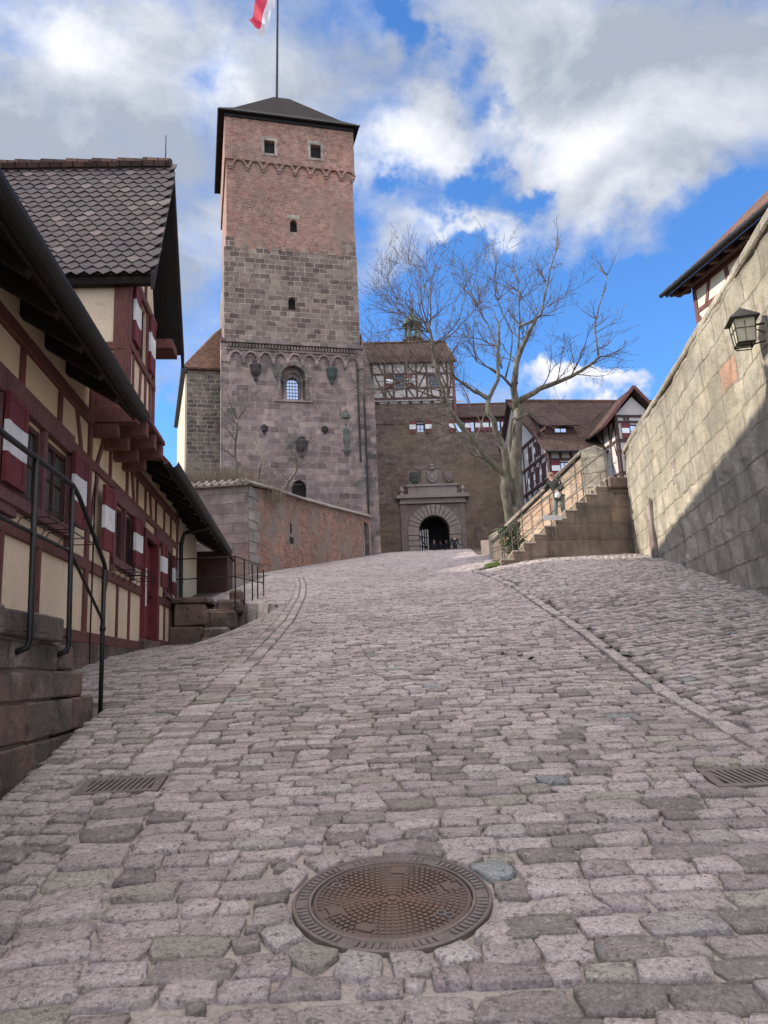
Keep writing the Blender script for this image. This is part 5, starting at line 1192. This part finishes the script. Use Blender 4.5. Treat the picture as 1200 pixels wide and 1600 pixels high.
for a,c2 in ((-1.85,-1.2),(-3.6,-3.0)):
    b=MB()
    for k,(z0,z1,mi) in enumerate(((11.5,11.85,0),(11.85,12.3,1),(12.3,12.68,0))): b.poly([WH.pt(a,z0,-.14),WH.pt(c2,z0,-.14),WH.pt(c2,z1,-.14),WH.pt(a,z1,-.14)],WH.nn.to_3d()*.035,mi)
    b.build('shutter',[M['red'],M['white']],rh_)
b=MB(); e=lambda s,n,z:WH.pt(s,z,n)
b.slab(e(.55,-.75,13.62),e(s0,-.75,13.62),e(s0,4.6,18.6),e(.55,4.6,18.6),.12); b.slab(e(.55,9.8,13.62),e(s0,9.8,13.62),e(s0,4.6,18.6),e(.55,4.6,18.6),.12); b.build('roof',M['roof_red'],rh_)
b=MB()
for i in range(60):
    s=.5-i*.36; b.tube([e(s,-.80,13.64),e(s,-.5,13.92)],.055,6)
b.build('eaves_tiles',M['roof_red'],rh_)
b=MB(); b.slab(e(.5,-.70,13.5),e(s0,-.70,13.5),e(s0,.2,14.1),e(.5,.2,14.1),.03); b.build('soffit',M['soffit'],rh_)
b=MB()
for i in range(22): s=.35-i*.72; b.poly([e(s,-.66,13.42),e(s,-.66,13.53),e(s,.1,13.95),e(s,.1,13.6)],WH.d.to_3d()*-.14)
b.poly([e(.45,-.35,13.5),e(.45,-.35,13.68),e(.45,-.18,13.75),e(.45,-.18,13.5)],WH.d.to_3d()*-16); b.build('rafter_tails',M['timber_dark'],rh_)
b=MB(); b.tube([e(.6,-.84,13.58),e(s0,-.84,13.55)],.075,8); b.build('gutter',M['zinc'],rh_)
# ================================================================== right stairs
WSR=Wl(3.34,22.0,76.5)
rs=thing('sandstone_stairs','sandstone stairs with eleven steps climbing right to the retaining wall beyond the cobbled slope','stairs',WSR.pt(2,4.3,-1))
PA,PB=Vector((3.72,25.95)),Vector((7.25,24.35))
dP=(PB-PA).normalized(); angP=math.degrees(math.atan2(dP.x,dP.y)); WP=Wl(PA.x,PA.y,angP)
TR,RS=.356,.245; zs0=4.45
DD=Vector((.07,1.0)).normalized()
def SP(s,z,n):
    q=WSR.o+WSR.d*s-DD*n; return Vector((q.x,q.y,z))
def back(s):  # distance from the front side line to the parapet
    o=WSR.o+WSR.d*s; q=DD; # intersect ray with parapet
    den=q.x*(-dP.y)+q.y*dP.x; r=PA-o; t=(r.x*(-dP.y)+r.y*dP.x)/den; return t
steps_b=MB(); side=MB(); top=MB()
edges=[]
for i in range(11):
    s0=i*TR+(-.02 if i==0 else 0); s1=(i+1)*TR if i<10 else 4.42
    z1=zs0+i*RS; s0j=s0+random.uniform(-.006,.006)
    b0,b1=back(s0)-.0,back(s1)-.0
    # core body below
    side.poly([SP(s0,3.4,0),SP(s1,3.4,0),SP(s1,3.4,-b1),SP(s0,3.4,-b0)],(0,0,z1-.055-3.4))
    top.poly([SP(s0j-.025,z1-.055,.02),SP(s1+(.03 if i<10 else 0),z1-.055,.02),SP(s1+(.03 if i<10 else 0),z1-.055,-b1),SP(s0j-.025,z1-.055,-b0)],(0,0,.055))
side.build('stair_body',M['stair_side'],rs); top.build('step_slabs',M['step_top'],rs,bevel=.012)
b=MB(); b.wbox(WSR,3.62,4.35,6.58,6.93,-.5,.10); b.wbox(WSR,3.7,4.3,6.40,6.575,-.5,.03); b.build('corner_block',M['old_block'],rs,bevel=.04)
# parapet
pr=thing('stair_parapet','sunlit orange sandstone parapet sloping up behind the right stairs','wall',(5,25.4,4.6))
LP=(PB-PA).length
zp=lambda s:5.80+(s-.2)*.80 if s<LP-.75 else 5.80+(LP-.95)*.80
b=MB(); b.wpoly(WP,[(-.05,3.6),(LP-.68,3.6),(LP-.68,5.52+.8*(LP-.68)),(-.05,zp(-.05)-.12)],-.42,0); b.build('parapet_wall',M['parapet'],pr)
b=MB(); n=6
for i in range(n):
    a=-.1+(LP-.60)*i/n; c=-.1+(LP-.60)*(i+1)/n-.012; za,zc=5.64+.80*a,5.64+.80*c
    b.poly([WP.pt(a,za,.04),WP.pt(a,za+.10,.035),WP.pt(a,za+.2,-.12),WP.pt(a,za+.2,-.32),WP.pt(a,za+.08,-.46),WP.pt(a,za,-.46)],WP.pt(c,zc,0)-WP.pt(a,za,0))
b.build('parapet_coping',M['sand_trim'],pr,bevel=.015)
b=MB(); b.wpoly(WP,[(LP-.72,5.5),(LP+.05,5.5),(LP+.05,8.25),(LP-.25,8.42),(LP-.72,8.30)],-.5,.03); b.build('end_pillar',M['right_wall'],pr,bevel=.04)
# lower garden parapet continuing from the foot of the stairs towards the gate
lp_=thing('low_garden_wall','low stone wall running from the foot of the right stairs back towards the gate under the tree','wall',(4.2,30,5.2))
WQ=Wl(3.70,26.1,6); Wq2=Wl(3.62,26.35,105)
b=MB(); b.wpoly(WQ,[(0.3,4.0),(21,7.2),(21,9.0),(8,6.9),(.3,5.85)],0,.4); b.build('shaded_wall',M['garden_stone'],lp_)  # darker stone here, paler on the end: shade and sun set by colour
b=MB(); b.wpoly(Wq2,[(0,3.9),(.62,3.9),(.62,6.12),(0,5.80)],0,.02+.3); b.build('sunlit_end',M['right_wall'],lp_,bevel=.03)
# railings
def rail(name,lab,w,pts,posts,n,r=.016,mid=.5,mat='iron_pale',foot=None):
    t=thing(name,lab,'railing',w.pt(pts[0][0],pts[0][1]-1,n))
    b=MB(); b.tube([w.pt(s,z,n) for s,z in pts],r*1.1,8); b.tube([w.pt(s,z-mid,n) for s,z in pts[:-1]],r*.8,6); b.build('rails',M[mat],t,smooth=True)
    for s,z0,z1 in posts:
        b=MB(); b.tube([w.pt(s,z0,n),w.pt(s,z1,n)],r,6); b.build('post',M[mat],t)
    return t
zst=lambda s:zs0+max(0,min(10,int(s/TR)))*RS
line=lambda s:5.52+(s-.45)*.70
rail('stair_railing','grey iron railing along the near edge of the right stairs',WSR,[(-.05,5.12),(.1,5.22),(.45,5.52),(3.7,line(3.7)),(3.95,7.95),(4.0,7.6)],[(s,zst(s)-(.35),line(s)) for s in (.52,1.62,2.75)]+[(3.82,6.3,7.85)],.05,.017,.55)
t=rail('inner_stair_railing','thin iron railing on the sunlit parapet behind the right stairs',WP,[(.0,5.95),(.3,6.02),(LP-.9,zp(LP-.9)+.02),(LP-.7,zp(LP-.9)+.1)],[(s,zst(max(0,s-.3))-.05,5.93+(s-.2)*.75) for s in (.35,1.05,1.75,2.45,2.95)],.12,.014,.62)
rail('foot_railing','short grey iron railing in front of the green bush at the stair foot',Wl(3.3,22.9,70),[(-.15,5.1),(.2,5.25),(.9,5.75)],[(.22,4.25,5.25),(.6,4.5,5.52)],0,.014,.35)
# sign on railing
sg=MB(); q=WSR.pt(1.72,5.62,.09)
sg.wpoly(WSR,[(1.32,5.64),(1.42,5.53),(1.42,5.57),(1.95,5.57),(1.95,5.72),(1.42,5.72),(1.42,5.76)],.075,.095)
M['signgrey']=plain('pale_grey_sign',(.50,.50,.48),.6,0,.08,3,.1)
tag(sg.build('arrow_sign',M['signgrey'],origin=tuple(q)),'small pale grey arrow shaped sign on the railing below the person','sign')
# ================================================================== people
M['skin']=plain('skin',(.48,.28,.21),.6,0,.06,8,.05)
M['blackcloth']=plain('black_cloth',(.018,.018,.02),.9,0,.3,9,.3); M['jeans']=plain('grey_green_trousers',(.12,.14,.13),.9,0,.2,9,.3); M['whitebag']=plain('white_bag_cloth',(.62,.60,.58),.8,0,.1,6,.2)
M['hair']=plain('light_brown_hair',(.20,.13,.08),.8,0,.3,14,.4); M['shoe']=plain('dark_shoe_leather',(.03,.025,.02),.5,0,.2,9,.1); M['navy']=plain('dark_blue_coat',(.02,.022,.04),.9,0,.2,9,.2)
M['lens']=plain('dark_sunglasses',(.01,.01,.012),.2,0,.1,5,0)
def skin(name,V,E_,Rr,mat,parent,loc,sub=2,root=0):
    me=bpy.data.meshes.new(name); me.from_pydata(V,E_,[]); me.materials.append(mat)
    o=link(bpy.data.objects.new(name,me)); o.parent=parent
    md=o.modifiers.new('skin','SKIN'); md.use_smooth_shade=True
    for i,r in enumerate(Rr):
        sv=me.skin_vertices[0].data[i]; sv.radius=(r,r) if not isinstance(r,tuple) else r; sv.use_root=(i==root)
    m2=o.modifiers.new('sub','SUBSURF'); m2.levels=sub; m2.render_levels=sub
    return o
def person(lab,foot,face,H=1.66,lean=(0,0),coat='blackcloth',legs='jeans',hair='hair',stride=.12,arms=((.20,.10,-.28),(-.22,.12,-.05)),bag=False,glasses=False,dz=(0,0)):
    """face: heading angle (radians, 0=+Y); arms: hand offsets from shoulder (right, forward, up)"""
    t=thing('person',lab,'person',foot); k=H/1.7; ca,sa=math.cos(face),math.sin(face)
    def L(x,y,z): return ((x*ca+y*sa)*k,(-x*sa+y*ca)*k,z*k)
    lx,ly=lean
    hip=(0,0,.92); ch=(lx*.6,ly*.6,1.28); nk=(lx*.85,ly*.85,1.46); hd=(lx,ly+.01,1.58); cr=(lx,ly+.0,1.68)
    V=[hip,(lx*.3,ly*.3,1.08),ch,nk,hd,cr]; E_=[(0,1),(1,2),(2,3),(3,4),(4,5)]; Rr=[(.135,.10),(.125,.095),(.15,.10),(.055,.055),(.082,.095),(.062,.075)]
    feet=[]
    for sd_,st_ in ((1,stride),(-1,-stride)):
        i=len(V); zf=dz[0] if sd_>0 else dz[1]
        V+= [(sd_*.09,0,.88),(sd_*.10,st_*.5+.05,.50+zf*.6),(sd_*.10,st_,.09+zf),(sd_*.11,st_+.15,.04+zf)]; E_+= [(0,i),(i,i+1),(i+1,i+2),(i+2,i+3)]; Rr+= [.085,.060,.042,.035]; feet.append((sd_*.10,st_,zf))
    hands=[]
    for sd_,(ax,ay,az) in ((1,arms[0]),(-1,arms[1])):
        i=len(V); sh_=(ch[0]+sd_*.18,ch[1],1.38); hn=(ch[0]+sd_*.18+ax,ch[1]+ay,1.38+az-.0)
        d_=math.dist(sh_,hn); bend=math.sqrt(max(0,.30**2-(d_/2)**2)) if d_<.58 else .02
        el=((sh_[0]+hn[0])/2+sd_*bend*.6,(sh_[1]+hn[1])/2-bend*.6,(sh_[2]+hn[2])/2-bend*.5)
        V+= [sh_,el,hn]; E_+= [(2,i),(i,i+1),(i+1,i+2)]; Rr+= [.06,.045,.026]
        # palm and fingers
        dv=Vector(hn)-Vector(el); dv.normalize(); px_=dv.orthogonal().normalized(); j=len(V); pm=Vector(hn)+dv*.055
        V.append(tuple(pm)); E_.append((i+2,j)); Rr.append((.036,.016))
        for f_ in range(4):
            base_=pm+px_*(.026*(f_-1.5)*.75); tip=base_+dv*(.05+.008*(f_ in(1,2)))+Vector((0,0,-.012)); jj=len(V); V+= [tuple(base_+dv*.03),tuple(tip)]; E_+= [(j,jj),(jj,jj+1)]; Rr+= [.009,.008]
        jj=len(V); V+= [tuple(pm-dv*.02+px_*.045)]; E_.append((i+2,jj)); Rr.append(.009)
        hands.append((i,sh_,el,hn))
    skin('body',[L(*v) for v in V],E_,[(r[0]*k,r[1]*k) if isinstance(r,tuple) else r*k for r in Rr],M['skin'],t,foot)
    # coat
    CV=[hip,(lx*.3,ly*.3,1.08),ch,(lx*.8,ly*.8,1.44)]; CE=[(0,1),(1,2),(2,3)]; CR=[(.165,.13),(.15,.118),(.178,.125),(.07,.075)]
    CV.insert(0,(0,0,.80)); CE=[(0,1),(1,2),(2,3),(3,4)]; CR.insert(0,(.165,.13))
    for (_,sh_,el,hn) in hands:
        i=len(CV); h2=Vector(el)+(Vector(hn)-Vector(el))*.93; CV+= [sh_,el,tuple(h2)]; CE+= [(3,i),(i,i+1),(i+1,i+2)]; CR+= [.078,.060,.045]
    skin('coat',[L(*v) for v in CV],CE,[(r[0]*k,r[1]*k) if isinstance(r,tuple) else r*k for r in CR],M[coat],t,foot,root=1)
    TV=[(0,0,.93)];TE=[];TRr=[(.145,.115)]
    for sd_,st_ in ((1,stride),(-1,-stride)):
        i=len(TV); zf=dz[0] if sd_>0 else dz[1]
        TV+= [(sd_*.09,0,.86),(sd_*.10,st_*.5+.05,.50+zf*.6),(sd_*.10,st_,.10+zf)]; TE+= [(0,i),(i,i+1),(i+1,i+2)]; TRr+= [.105,.078,.062]
    skin('trousers',[L(*v) for v in TV],TE,[(r[0]*k,r[1]*k) if isinstance(r,tuple) else r*k for r in TRr],M[legs],t,foot)
    for fx,fy,fz_ in feet:
        skin('shoe',[L(fx,fy-.05,.05+fz_),L(fx,fy+.06,.045+fz_),L(fx+.01,fy+.18,.035+fz_)],[(0,1),(1,2)],[.05*k,.048*k,.038*k],M['shoe'],t,foot)
    b=MB(); c=Vector(foot)
    hc=Vector(L(hd[0],hd[1]-.015,hd[2]+.045))+c
    b.lathe(hc-Vector((0,0,.075*k)),[(.092*k,.0),(.105*k,.05*k),(.103*k,.09*k),(.085*k,.13*k),(.05*k,.155*k),(.012*k,.165*k)],12); 
    fwd=Vector((sa,ca,0))
    b.v=[tuple(Vector(p)-fwd*(.022*k)) for p in b.v]; b.build('hair',M[hair],t,smooth=True)
    b=MB(); f0=Vector(L(hd[0],hd[1],hd[2]))+c
    b.tube([f0+fwd*.085*k+Vector((0,0,.03*k)),f0+fwd*.112*k+Vector((0,0,-.012*k))],[.010*k,.016*k],6)
    rgt=Vector((ca,-sa,0)); b.tube([f0+fwd*.088*k-rgt*.022*k+Vector((0,0,-.045*k)),f0+fwd*.088*k+rgt*.022*k+Vector((0,0,-.045*k))],.006*k,5)
    for sd_ in (-1,1): b.tube([f0+rgt*(sd_*.083*k)+Vector((0,0,-.02*k)),f0+rgt*(sd_*.090*k)+Vector((0,0,.02*k))],.013*k,6)
    b.build('face_features',M['skin'],t)
    b=MB()
    for sd_ in (-1,1): 
        e0=f0+fwd*.085*k+rgt*(sd_*.032*k)+Vector((0,0,.018*k)); b.tube([e0-rgt*.018*k,e0+rgt*.018*k],.014*k if glasses else .007*k,6)
    b.build('sunglasses' if glasses else 'eyes',M['lens'],t)
    return t,hands,L
ft=P(876,810,23.45)
gzst=zst(5*TR)
pt_,hh_,LL=person('person in black jacket and sunglasses leaning on the railing of the sunlit stairs',(ft.x,ft.y,zs0+5*RS),R(215),1.62,lean=(.16,.16),arms=((.05,.32,-.30),(-.02,.26,-.38)),glasses=True,stride=.14,dz=(-.0,.0))
hx=Vector(LL(*hh_[1][3]))+Vector(pt_.location)
b=MB(); b.lathe(hx-Vector((0,0,.22)),[(.02,0),(.075,.02),(.085,.09),(.07,.16),(.03,.20)],9)
tag(b.build('bag',M['whitebag'],origin=tuple(hx)),'crumpled white bag held by the person on the stairs','bag')
for i,(u,Y,fc,lab,ct,lg) in enumerate(((711,58.6,R(180),'person standing in dark clothes at the right pier of the gate','navy','navy'),(679,61.2,R(170),'leftmost of the three dark figures in the gateway','blackcloth','blackcloth'),(689,61.9,R(30),'middle one of the three dark figures in the gateway','navy','blackcloth'),(698,61.4,R(200),'rightmost of the three dark figures in the gateway','blackcloth','navy'))):
    q=P(u,860,Y); person(lab,(q.x,q.y,gz(q.x,q.y)),fc,1.72 if i else 1.66,coat=ct,legs=lg,stride=.10,arms=((.06,.08,-.54),(-.05,.12,-.50)))
# ================================================================== planting at the stair foot
def leaves(mb,c,rad,n,size,seed,shape=lambda p:True,mi=0):
    r=random.Random(seed)
    for _ in range(n):
        while True:
            p=Vector((r.uniform(-1,1),r.uniform(-1,1),r.uniform(-1,1)))
            if p.length<1 and shape(p): break
        q=Vector(c)+Vector((p.x*rad[0],p.y*rad[1],p.z*rad[2])); d=Vector((r.gauss(0,1),r.gauss(0,1),r.gauss(0,1)+.4)).normalized(); t=d.orthogonal().normalized(); t=(Matrix.Rotation(r.uniform(0,6.3),3,d)@t); u=d.cross(t); s=size*r.uniform(.6,1.3)
        mb.face([q-t*s,q-u*s*.45,q+t*s,q+u*s*.45],mi)
bc=P(800,842,23.6)
bu=thing('bush','green leafy bush growing at the foot of the sandstone stairs below the tree','bush',(bc.x,bc.y,gz(bc.x,bc.y)))
b=MB(); r5=random.Random(5)
for cx,cy,cz,rr in ((-.12,0,.0,.30),(.18,.05,-.05,.32),(.02,-.05,.22,.24),(-.25,.0,.25,.18),(.30,0,-.22,.22),(-.05,0,-.25,.26),(.15,.0,.42,.14)): leaves(b,(bc.x+cx,bc.y+cy,bc.z+cz),(rr,rr,rr),330,.038,int(cx*100+cz*10+50))
b.build('foliage',M['leaf'],bu)
b=MB()
for i in range(14): a=i*.45; b.tube([(bc.x+.05*math.cos(a),bc.y,gz(bc.x,bc.y)-.05),(bc.x+.2*math.cos(a),bc.y+.2*math.sin(a),bc.z),(bc.x+.34*math.cos(a),bc.y+.3*math.sin(a),bc.z+.35)],[.012,.008,.004],4)
b.build('stems',M['twig'],bu)
gc=P(789,862,22.9); b=MB(); r6=random.Random(6)
for _ in range(2600):
    a=r6.uniform(0,6.3); rr=math.sqrt(r6.random()); x=gc.x+.62*rr*math.cos(a); y_=gc.y+.55*rr*math.sin(a)+.15; z=gz(x,y_)-.01; h=r6.uniform(.04,.11); dx,dy=r6.gauss(0,.02),r6.gauss(0,.02)
    if y_<21.9+.235*(x-3.34)+.12 and x>3.3: continue
    b.face([(x-.008,y_,z),(x+.008,y_,z),(x+dx,y_+dy,z+h)])
tag(b.build('grass',M['grass']),kind='stuff')
b=MB()
K=14; b.face([(gc.x+.62*math.cos(6.283*i/K),gc.y+.15+.5*math.sin(6.283*i/K),gz(gc.x+.62*math.cos(6.283*i/K),gc.y+.15+.5*math.sin(6.283*i/K))+.012) for i in range(K)]); tag(b.build('grass_verge',M['soil']),kind='structure')
# ================================================================== big bare tree
tr=thing('bare_tree','big bare winter tree with forking limbs beside the right stairs','tree',tuple(P(806,850,27)-Vector((0,0,.3))))
class Br:
    def __init__(s,seed): s.r=random.Random(seed); s.tr=MB(); s.tw=MB(); s.n=0
    def limb(s,pts,r0,r1,mb=None,sides=8):
        """Catmull-Rom through points with slight wobble"""
        P_=[Vector(p) for p in pts]; out=[]; n=len(P_)
        for i in range(n-1):
            p0,p1,p2,p3=P_[max(i-1,0)],P_[i],P_[i+1],P_[min(i+2,n-1)]; k=max(2,int((p2-p1).length/.35))
            for j in range(k):
                t=j/k; out.append(.5*((2*p1)+(p2-p0)*t+(2*p0-5*p1+4*p2-p3)*t*t+(3*p1-p0-3*p2+p3)*t**3)+Vector((s.r.gauss(0,.015),s.r.gauss(0,.015),s.r.gauss(0,.015))))
        out.append(P_[-1]); m_=len(out); rad=[r0+(r1-r0)*(i/(m_-1)) for i in range(m_)]
        (mb or s.tr).tube(out,rad,sides); return out,rad
    def twig(s,p,d,L,r,depth,up=.25,droop=0):
        n=max(3,int(L/.22)); pts=[p]; d=d.normalized(); q=p.copy()
        for i in range(n):
            d=(d+Vector((s.r.gauss(0,.13),s.r.gauss(0,.13),s.r.gauss(0,.10)+up*.10-droop*.1))).normalized(); q=q+d*(L/n); pts.append(q.copy())
        rad=[max(r*(1-.75*i/n),.0055) for i in range(n+1)]
        s.tw.tube(pts,rad,4 if r<.03 else 6,cap=False); s.n+=1
        if depth>0:
            k=int(2+L*1.9)
            for _ in range(k):
                i=s.r.randint(max(1,n//5),n); o=pts[i]; ax=(pts[i]-pts[i-1]).normalized(); side=ax.orthogonal().normalized(); side=Matrix.Rotation(s.r.uniform(0,6.283),3,ax)@side
                dd=(ax*s.r.uniform(.6,1.1)+side*s.r.uniform(.45,.9)+Vector((0,0,.15))).normalized()
                s.twig(o,dd,L*s.r.uniform(.38,.66),rad[i]*.6,depth-1,up,droop)
tb=Br(11)
def PX(l,Y0=26.5): return [P(a[0],a[1],a[2] if len(a)>2 else Y0) for a in l]
S_=1/1200*26.5
base_=P(806,862,27.0); base_.z=gz(base_.x,base_.y)-.3
tb.limb([base_]+PX([(805,840),(807,800),(806,760),(805,725),(807,687),(809,633)],27.0),.36,.17)
tb.limb(PX([(809,640,27.0),(803,607,26.8),(807,567,26.6),(820,532,26.4),(838,498,26.0)]),.15,.05)
tb.limb([P(800,850,26.6)-Vector((0,0,.6))]+PX([(797,815,26.5),(789,765,26.3),(790,745,26.3),(776,732,26.2),(761,718,26.0),(748,700,25.9),(727,673,25.7),(705,644,25.5),(692,612,25.3),(681,575,25.2),(676,535,25.0),(668,505,25.0)]),.20,.045)
tb.limb(PX([(800,790,26.9),(792,735,26.6),(789,706,26.4),(775,673,26.2),(771,657,26.1),(761,640,26.0),(764,623,26.0),(777,593,26.0),(779,553,25.9),(780,505,25.7)]),.15,.035)
tb.limb(PX([(764,623,26.0),(748,615,26.0),(732,606,25.8),(711,588,25.6),(700,560,25.4)]),.08,.025)
tb.limb(PX([(809,628,27),(826,618,27),(844,608,27.1),(868,598,27.2),(892,588,27.3),(920,572,27.4),(936,558,27.5)]),.125,.05)
tb.limb(PX([(936,558,27.5),(930,520,27.5),(931,498,27.5),(941,462,27.4),(948,430,27.4)]),.04,.015)
tb.limb(PX([(800,720,27.0),(797,690,26.9),(801,655,26.8),(808,655,26.8),(826,645,26.6)]),.07,.02)
tb.limb(PX([(803,607,26.8),(787,590,26.6),(770,578,26.4),(745,565,26.2)]),.06,.02)
tb.limb(PX([(813,509,26.4),(844,493,26.2),(853,450,26.1),(860,420,26.0),(873,378,26.0)]),.05,.012)
tb.limb(PX([(809,560,26.6),(812,500,26.6),(810,455,26.6),(806,425,26.6)]),.045,.014)
tb.limb(PX([(768,730,26.2),(755,715,25.8),(738,711,25.6),(724,687,25.4),(713,671,25.2),(697,649,25.0),(690,625,24.9)]),.05,.012)
tb.limb(PX([(727,673,25.7),(736,690,25.8),(757,705,25.9),(760,680,25.7),(745,650,25.5),(738,640,25.4)]),.05,.015)
tb.limb(PX([(748,700,25.9),(742,690,26.2),(757,650,26.5),(762,640,26.6)]),.04,.02)
tb.limb(PX([(697,622,25.4),(675,618,25.2),(650,608,25.0),(625,598,24.8)]),.045,.012)
tb.limb(PX([(785,575,26.4),(775,540,26.4),(760,505,26.4),(745,480,26.2)]),.035,.012)
tb.limb(PX([(790,590,26.4),(797,560,26.2),(800,520,26.0),(785,490,25.8),(778,470,25.6)]),.035,.012)
spawn=[((809,600),(0,1)),((807,567),(-.5,.8)),((820,532),(-.6,.8)),((820,532),(.8,.6)),((838,498),(.6,.8)),((838,498),(-.1,1)),((838,498),(.9,.4)),((813,509),(-.6,.8)),((853,450),(.6,.8)),((853,440),(-.5,.9)),((868,392),(.2,1)),((806,425),(-.2,1)),((810,455),(-.8,.7)),((810,470),(.5,.9)),
 ((780,505),(-.3,1)),((780,505),(.4,1)),((779,540),(-.9,.5)),((777,585),(-.9,.35)),((777,580),(.7,.8)),((764,620),(-.9,.5)),((732,606),(-.9,.5)),((711,588),(-.4,.9)),((700,560),(-.2,1)),((700,560),(.4,.9)),((745,565),(-.8,.5)),((745,565),(-.2,1)),((745,480),(-.4,1)),((745,480),(.3,1)),((760,505),(-.8,.6)),((778,470),(-.3,1)),((778,470),(.4,.9)),
 ((668,505),(-.3,1)),((668,505),(.5,.9)),((672,520),(-.8,.6)),((676,535),(-1,.4)),((676,540),(.7,.7)),((681,575),(-1,.25)),((685,590),(-.9,.5)),((692,612),(-1,.1)),((700,635),(-1,.3)),((668,505),(-.9,.7)),((670,515),(0,1)),((681,575),(.6,.8)),
 ((625,598),(-1,.2)),((625,598),(-.6,.9)),((625,598),(-1,-.3)),((640,604),(-.3,1)),((676,535),(-1,.7)),((672,520),(-1,.1)),((668,505),(-1,.3)),((650,608),(-.7,.6)),((640,604),(-.8,-.3)),((675,618),(-.5,.8)),((705,644),(-.9,-.1)),((697,649),(-.8,.4)),((690,625),(-.3,.9)),((713,671),(-.8,-.4)),((713,671),(-.9,.2)),
 ((892,588),(.6,.7)),((892,588),(.4,1)),((868,598),(.3,1)),((868,598),(.9,.1)),((920,572),(.9,.3)),((920,572),(1,-.1)),((936,558),(1,.2)),((936,558),(1,-.15)),((936,545),(.8,.6)),((931,510),(.8,.6)),((931,498),(-.5,.9)),((941,462),(.6,.9)),((948,430),(.1,1)),((948,430),(-.5,.9)),((931,520),(1,.35)),((844,608),(.5,.8)),((844,493),(1,.3)),((855,480),(1,.5)),
 ((826,645),(.8,.5)),((826,645),(.9,-.2)),((738,640),(-.3,.9)),((868,392),(.5,.8)),((860,420),(.7,.7)),((820,532),(0,1)),((900,585),(.7,-.2))]
for (uv_,(dx,dz_)) in spawn:
    p=P(uv_[0],uv_[1],26.6 if uv_[0]>760 else 25.4 if uv_[0]<720 else 26.0)
    for q in range(2 if (tb.r.random()<.45 or uv_[0]<690) else 1):
        d=Vector((dx+tb.r.gauss(0,.25),tb.r.gauss(0,.55),dz_+tb.r.gauss(0,.2)))
        lim=tb.r.uniform(1.1,2.3)*(1.12 if uv_[0]<720 else 1)*(.5 if uv_[1]<430 else .8 if uv_[1]<515 else 1)*(1.0 if uv_[1]<560 else .85)*(.62 if uv_[0]>900 else 1)*(.85 if uv_[1]<460 else 1)
        tb.twig(p,d,lim,.022 if lim<1.9 else .028,3 if lim>1.7 else 2,.3)
for uv_ in ((713,671),(705,650),(697,649),(727,690),(690,640)):
    for q in range(2): tb.twig(P(*uv_,25.3),Vector((tb.r.gauss(-.3,.3),tb.r.gauss(0,.4),-.5)),tb.r.uniform(.8,1.4),.012,1,0,1.6)
print('twigs',tb.n,len(tb.tw.f))
tb.tr.build('trunk',M['bark'],tr,smooth=True); tb.tw.build('crown',M['twig'],tr)
# ================================================================== small trees and dry growth behind the garden wall
def small_tree(lab,u,Y,vb,vt,lean,seed,pruned=False,gr='small bare trees behind the garden wall',pale=False):
    b0=P(u,vb,Y); t=thing('small_bare_tree',lab,'tree',(b0.x,b0.y,b0.z-1.5),gr); s=Br(seed); top=P(u+lean,vt,Y)
    mid=b0.lerp(top,.5)+Vector((-.12,0,0)); pts=[b0-Vector((0,0,1.5)),b0,mid,top]; out,rad=s.limb(pts,.13,.05)
    for i in range(3,len(out)):
        if i%2: 
            a=s.r.uniform(0,6.28); s.twig(out[i],Vector((math.cos(a),math.sin(a)*.6,.55)),s.r.uniform(.9,1.9)*(1 if not pruned else .8),.03,2,.4)
    for q in range(4): a=s.r.uniform(0,6.28); s.twig(top,Vector((math.cos(a)*.6,math.sin(a)*.5,.9)),s.r.uniform(1.0,1.9),.03,2,.4)
    s.tr.build('trunk',M['bark'],t,smooth=True); s.tw.build('crown',M['twig_pale' if pale else 'twig'],t)
small_tree('upright small bare tree behind the left corner of the garden wall',371,36,752,655,0,21)
small_tree('leaning small bare tree behind the garden wall near the low arched tower window',432,40,788,735,32,22,True)
small_tree('thin pale bare tree between the two other small trees behind the garden wall',404,38,775,715,6,23,True,pale=True)
b=MB(); r7=random.Random(9)
for _ in range(1500):
    u=r7.choice((r7.uniform(288,385),r7.uniform(330,440))); Y=r7.uniform(32.2,34.5); v=757+(0 if u<385 else (u-385)*.22)
    q=P(u,v,Y); z0=q.z-.5; h=r7.uniform(.5,1.35)*(1 if u<400 else .7); dx=r7.gauss(0,.3)
    b.tube([(q.x,q.y,z0),(q.x+dx*.4,q.y,z0+h*.6),(q.x+dx,q.y+r7.gauss(0,.1),z0+h)],[.012,.008,.004],3,cap=False)
tag(b.build('dry_undergrowth',M['dry']),kind='stuff')
# ================================================================== small litter on the road
M['litter']=plain('dark_dried_leaf',(.04,.03,.025),.9,0,.3,30,.3)
for i,(u,v,lab) in enumerate(((787,1022,'leftmost of the small dark dried leaves on the road at right'),(813,1025,'second small dark dried leaf from the left on the road'),(829,1030,'largest small dark dried leaf on the road at right'),(917,1028,'dark dried leaf beside the right joint line of the road'),(952,1013,'small brown dried leaf on the right pavement near the joint line'))):
    d=ray(u,v); t_=1.0
    for _ in range(60):
        p=CAM+d*t_; t_+= (p.z-gz(p.x,p.y)-.02)/( .1763*d.y-d.z+1e-6) if True else 0
    p=CAM+d*t_; b=MB(); rr=random.Random(i)
    pts=[]; K=9
    for k in range(K):
        a=6.283*k/K; q=.045*rr.uniform(.5,1.2); pts.append((p.x+q*math.cos(a),p.y+q*math.sin(a),gz(p.x,p.y)+.02+.03*rr.random()))
    c=(p.x,p.y,gz(p.x,p.y)+.02)
    for k in range(K): b.face([pts[k],pts[(k+1)%K],c])
    tag(b.build('dried_leaf',M['litter'],origin=c),lab,'leaf','dried leaves on the road')
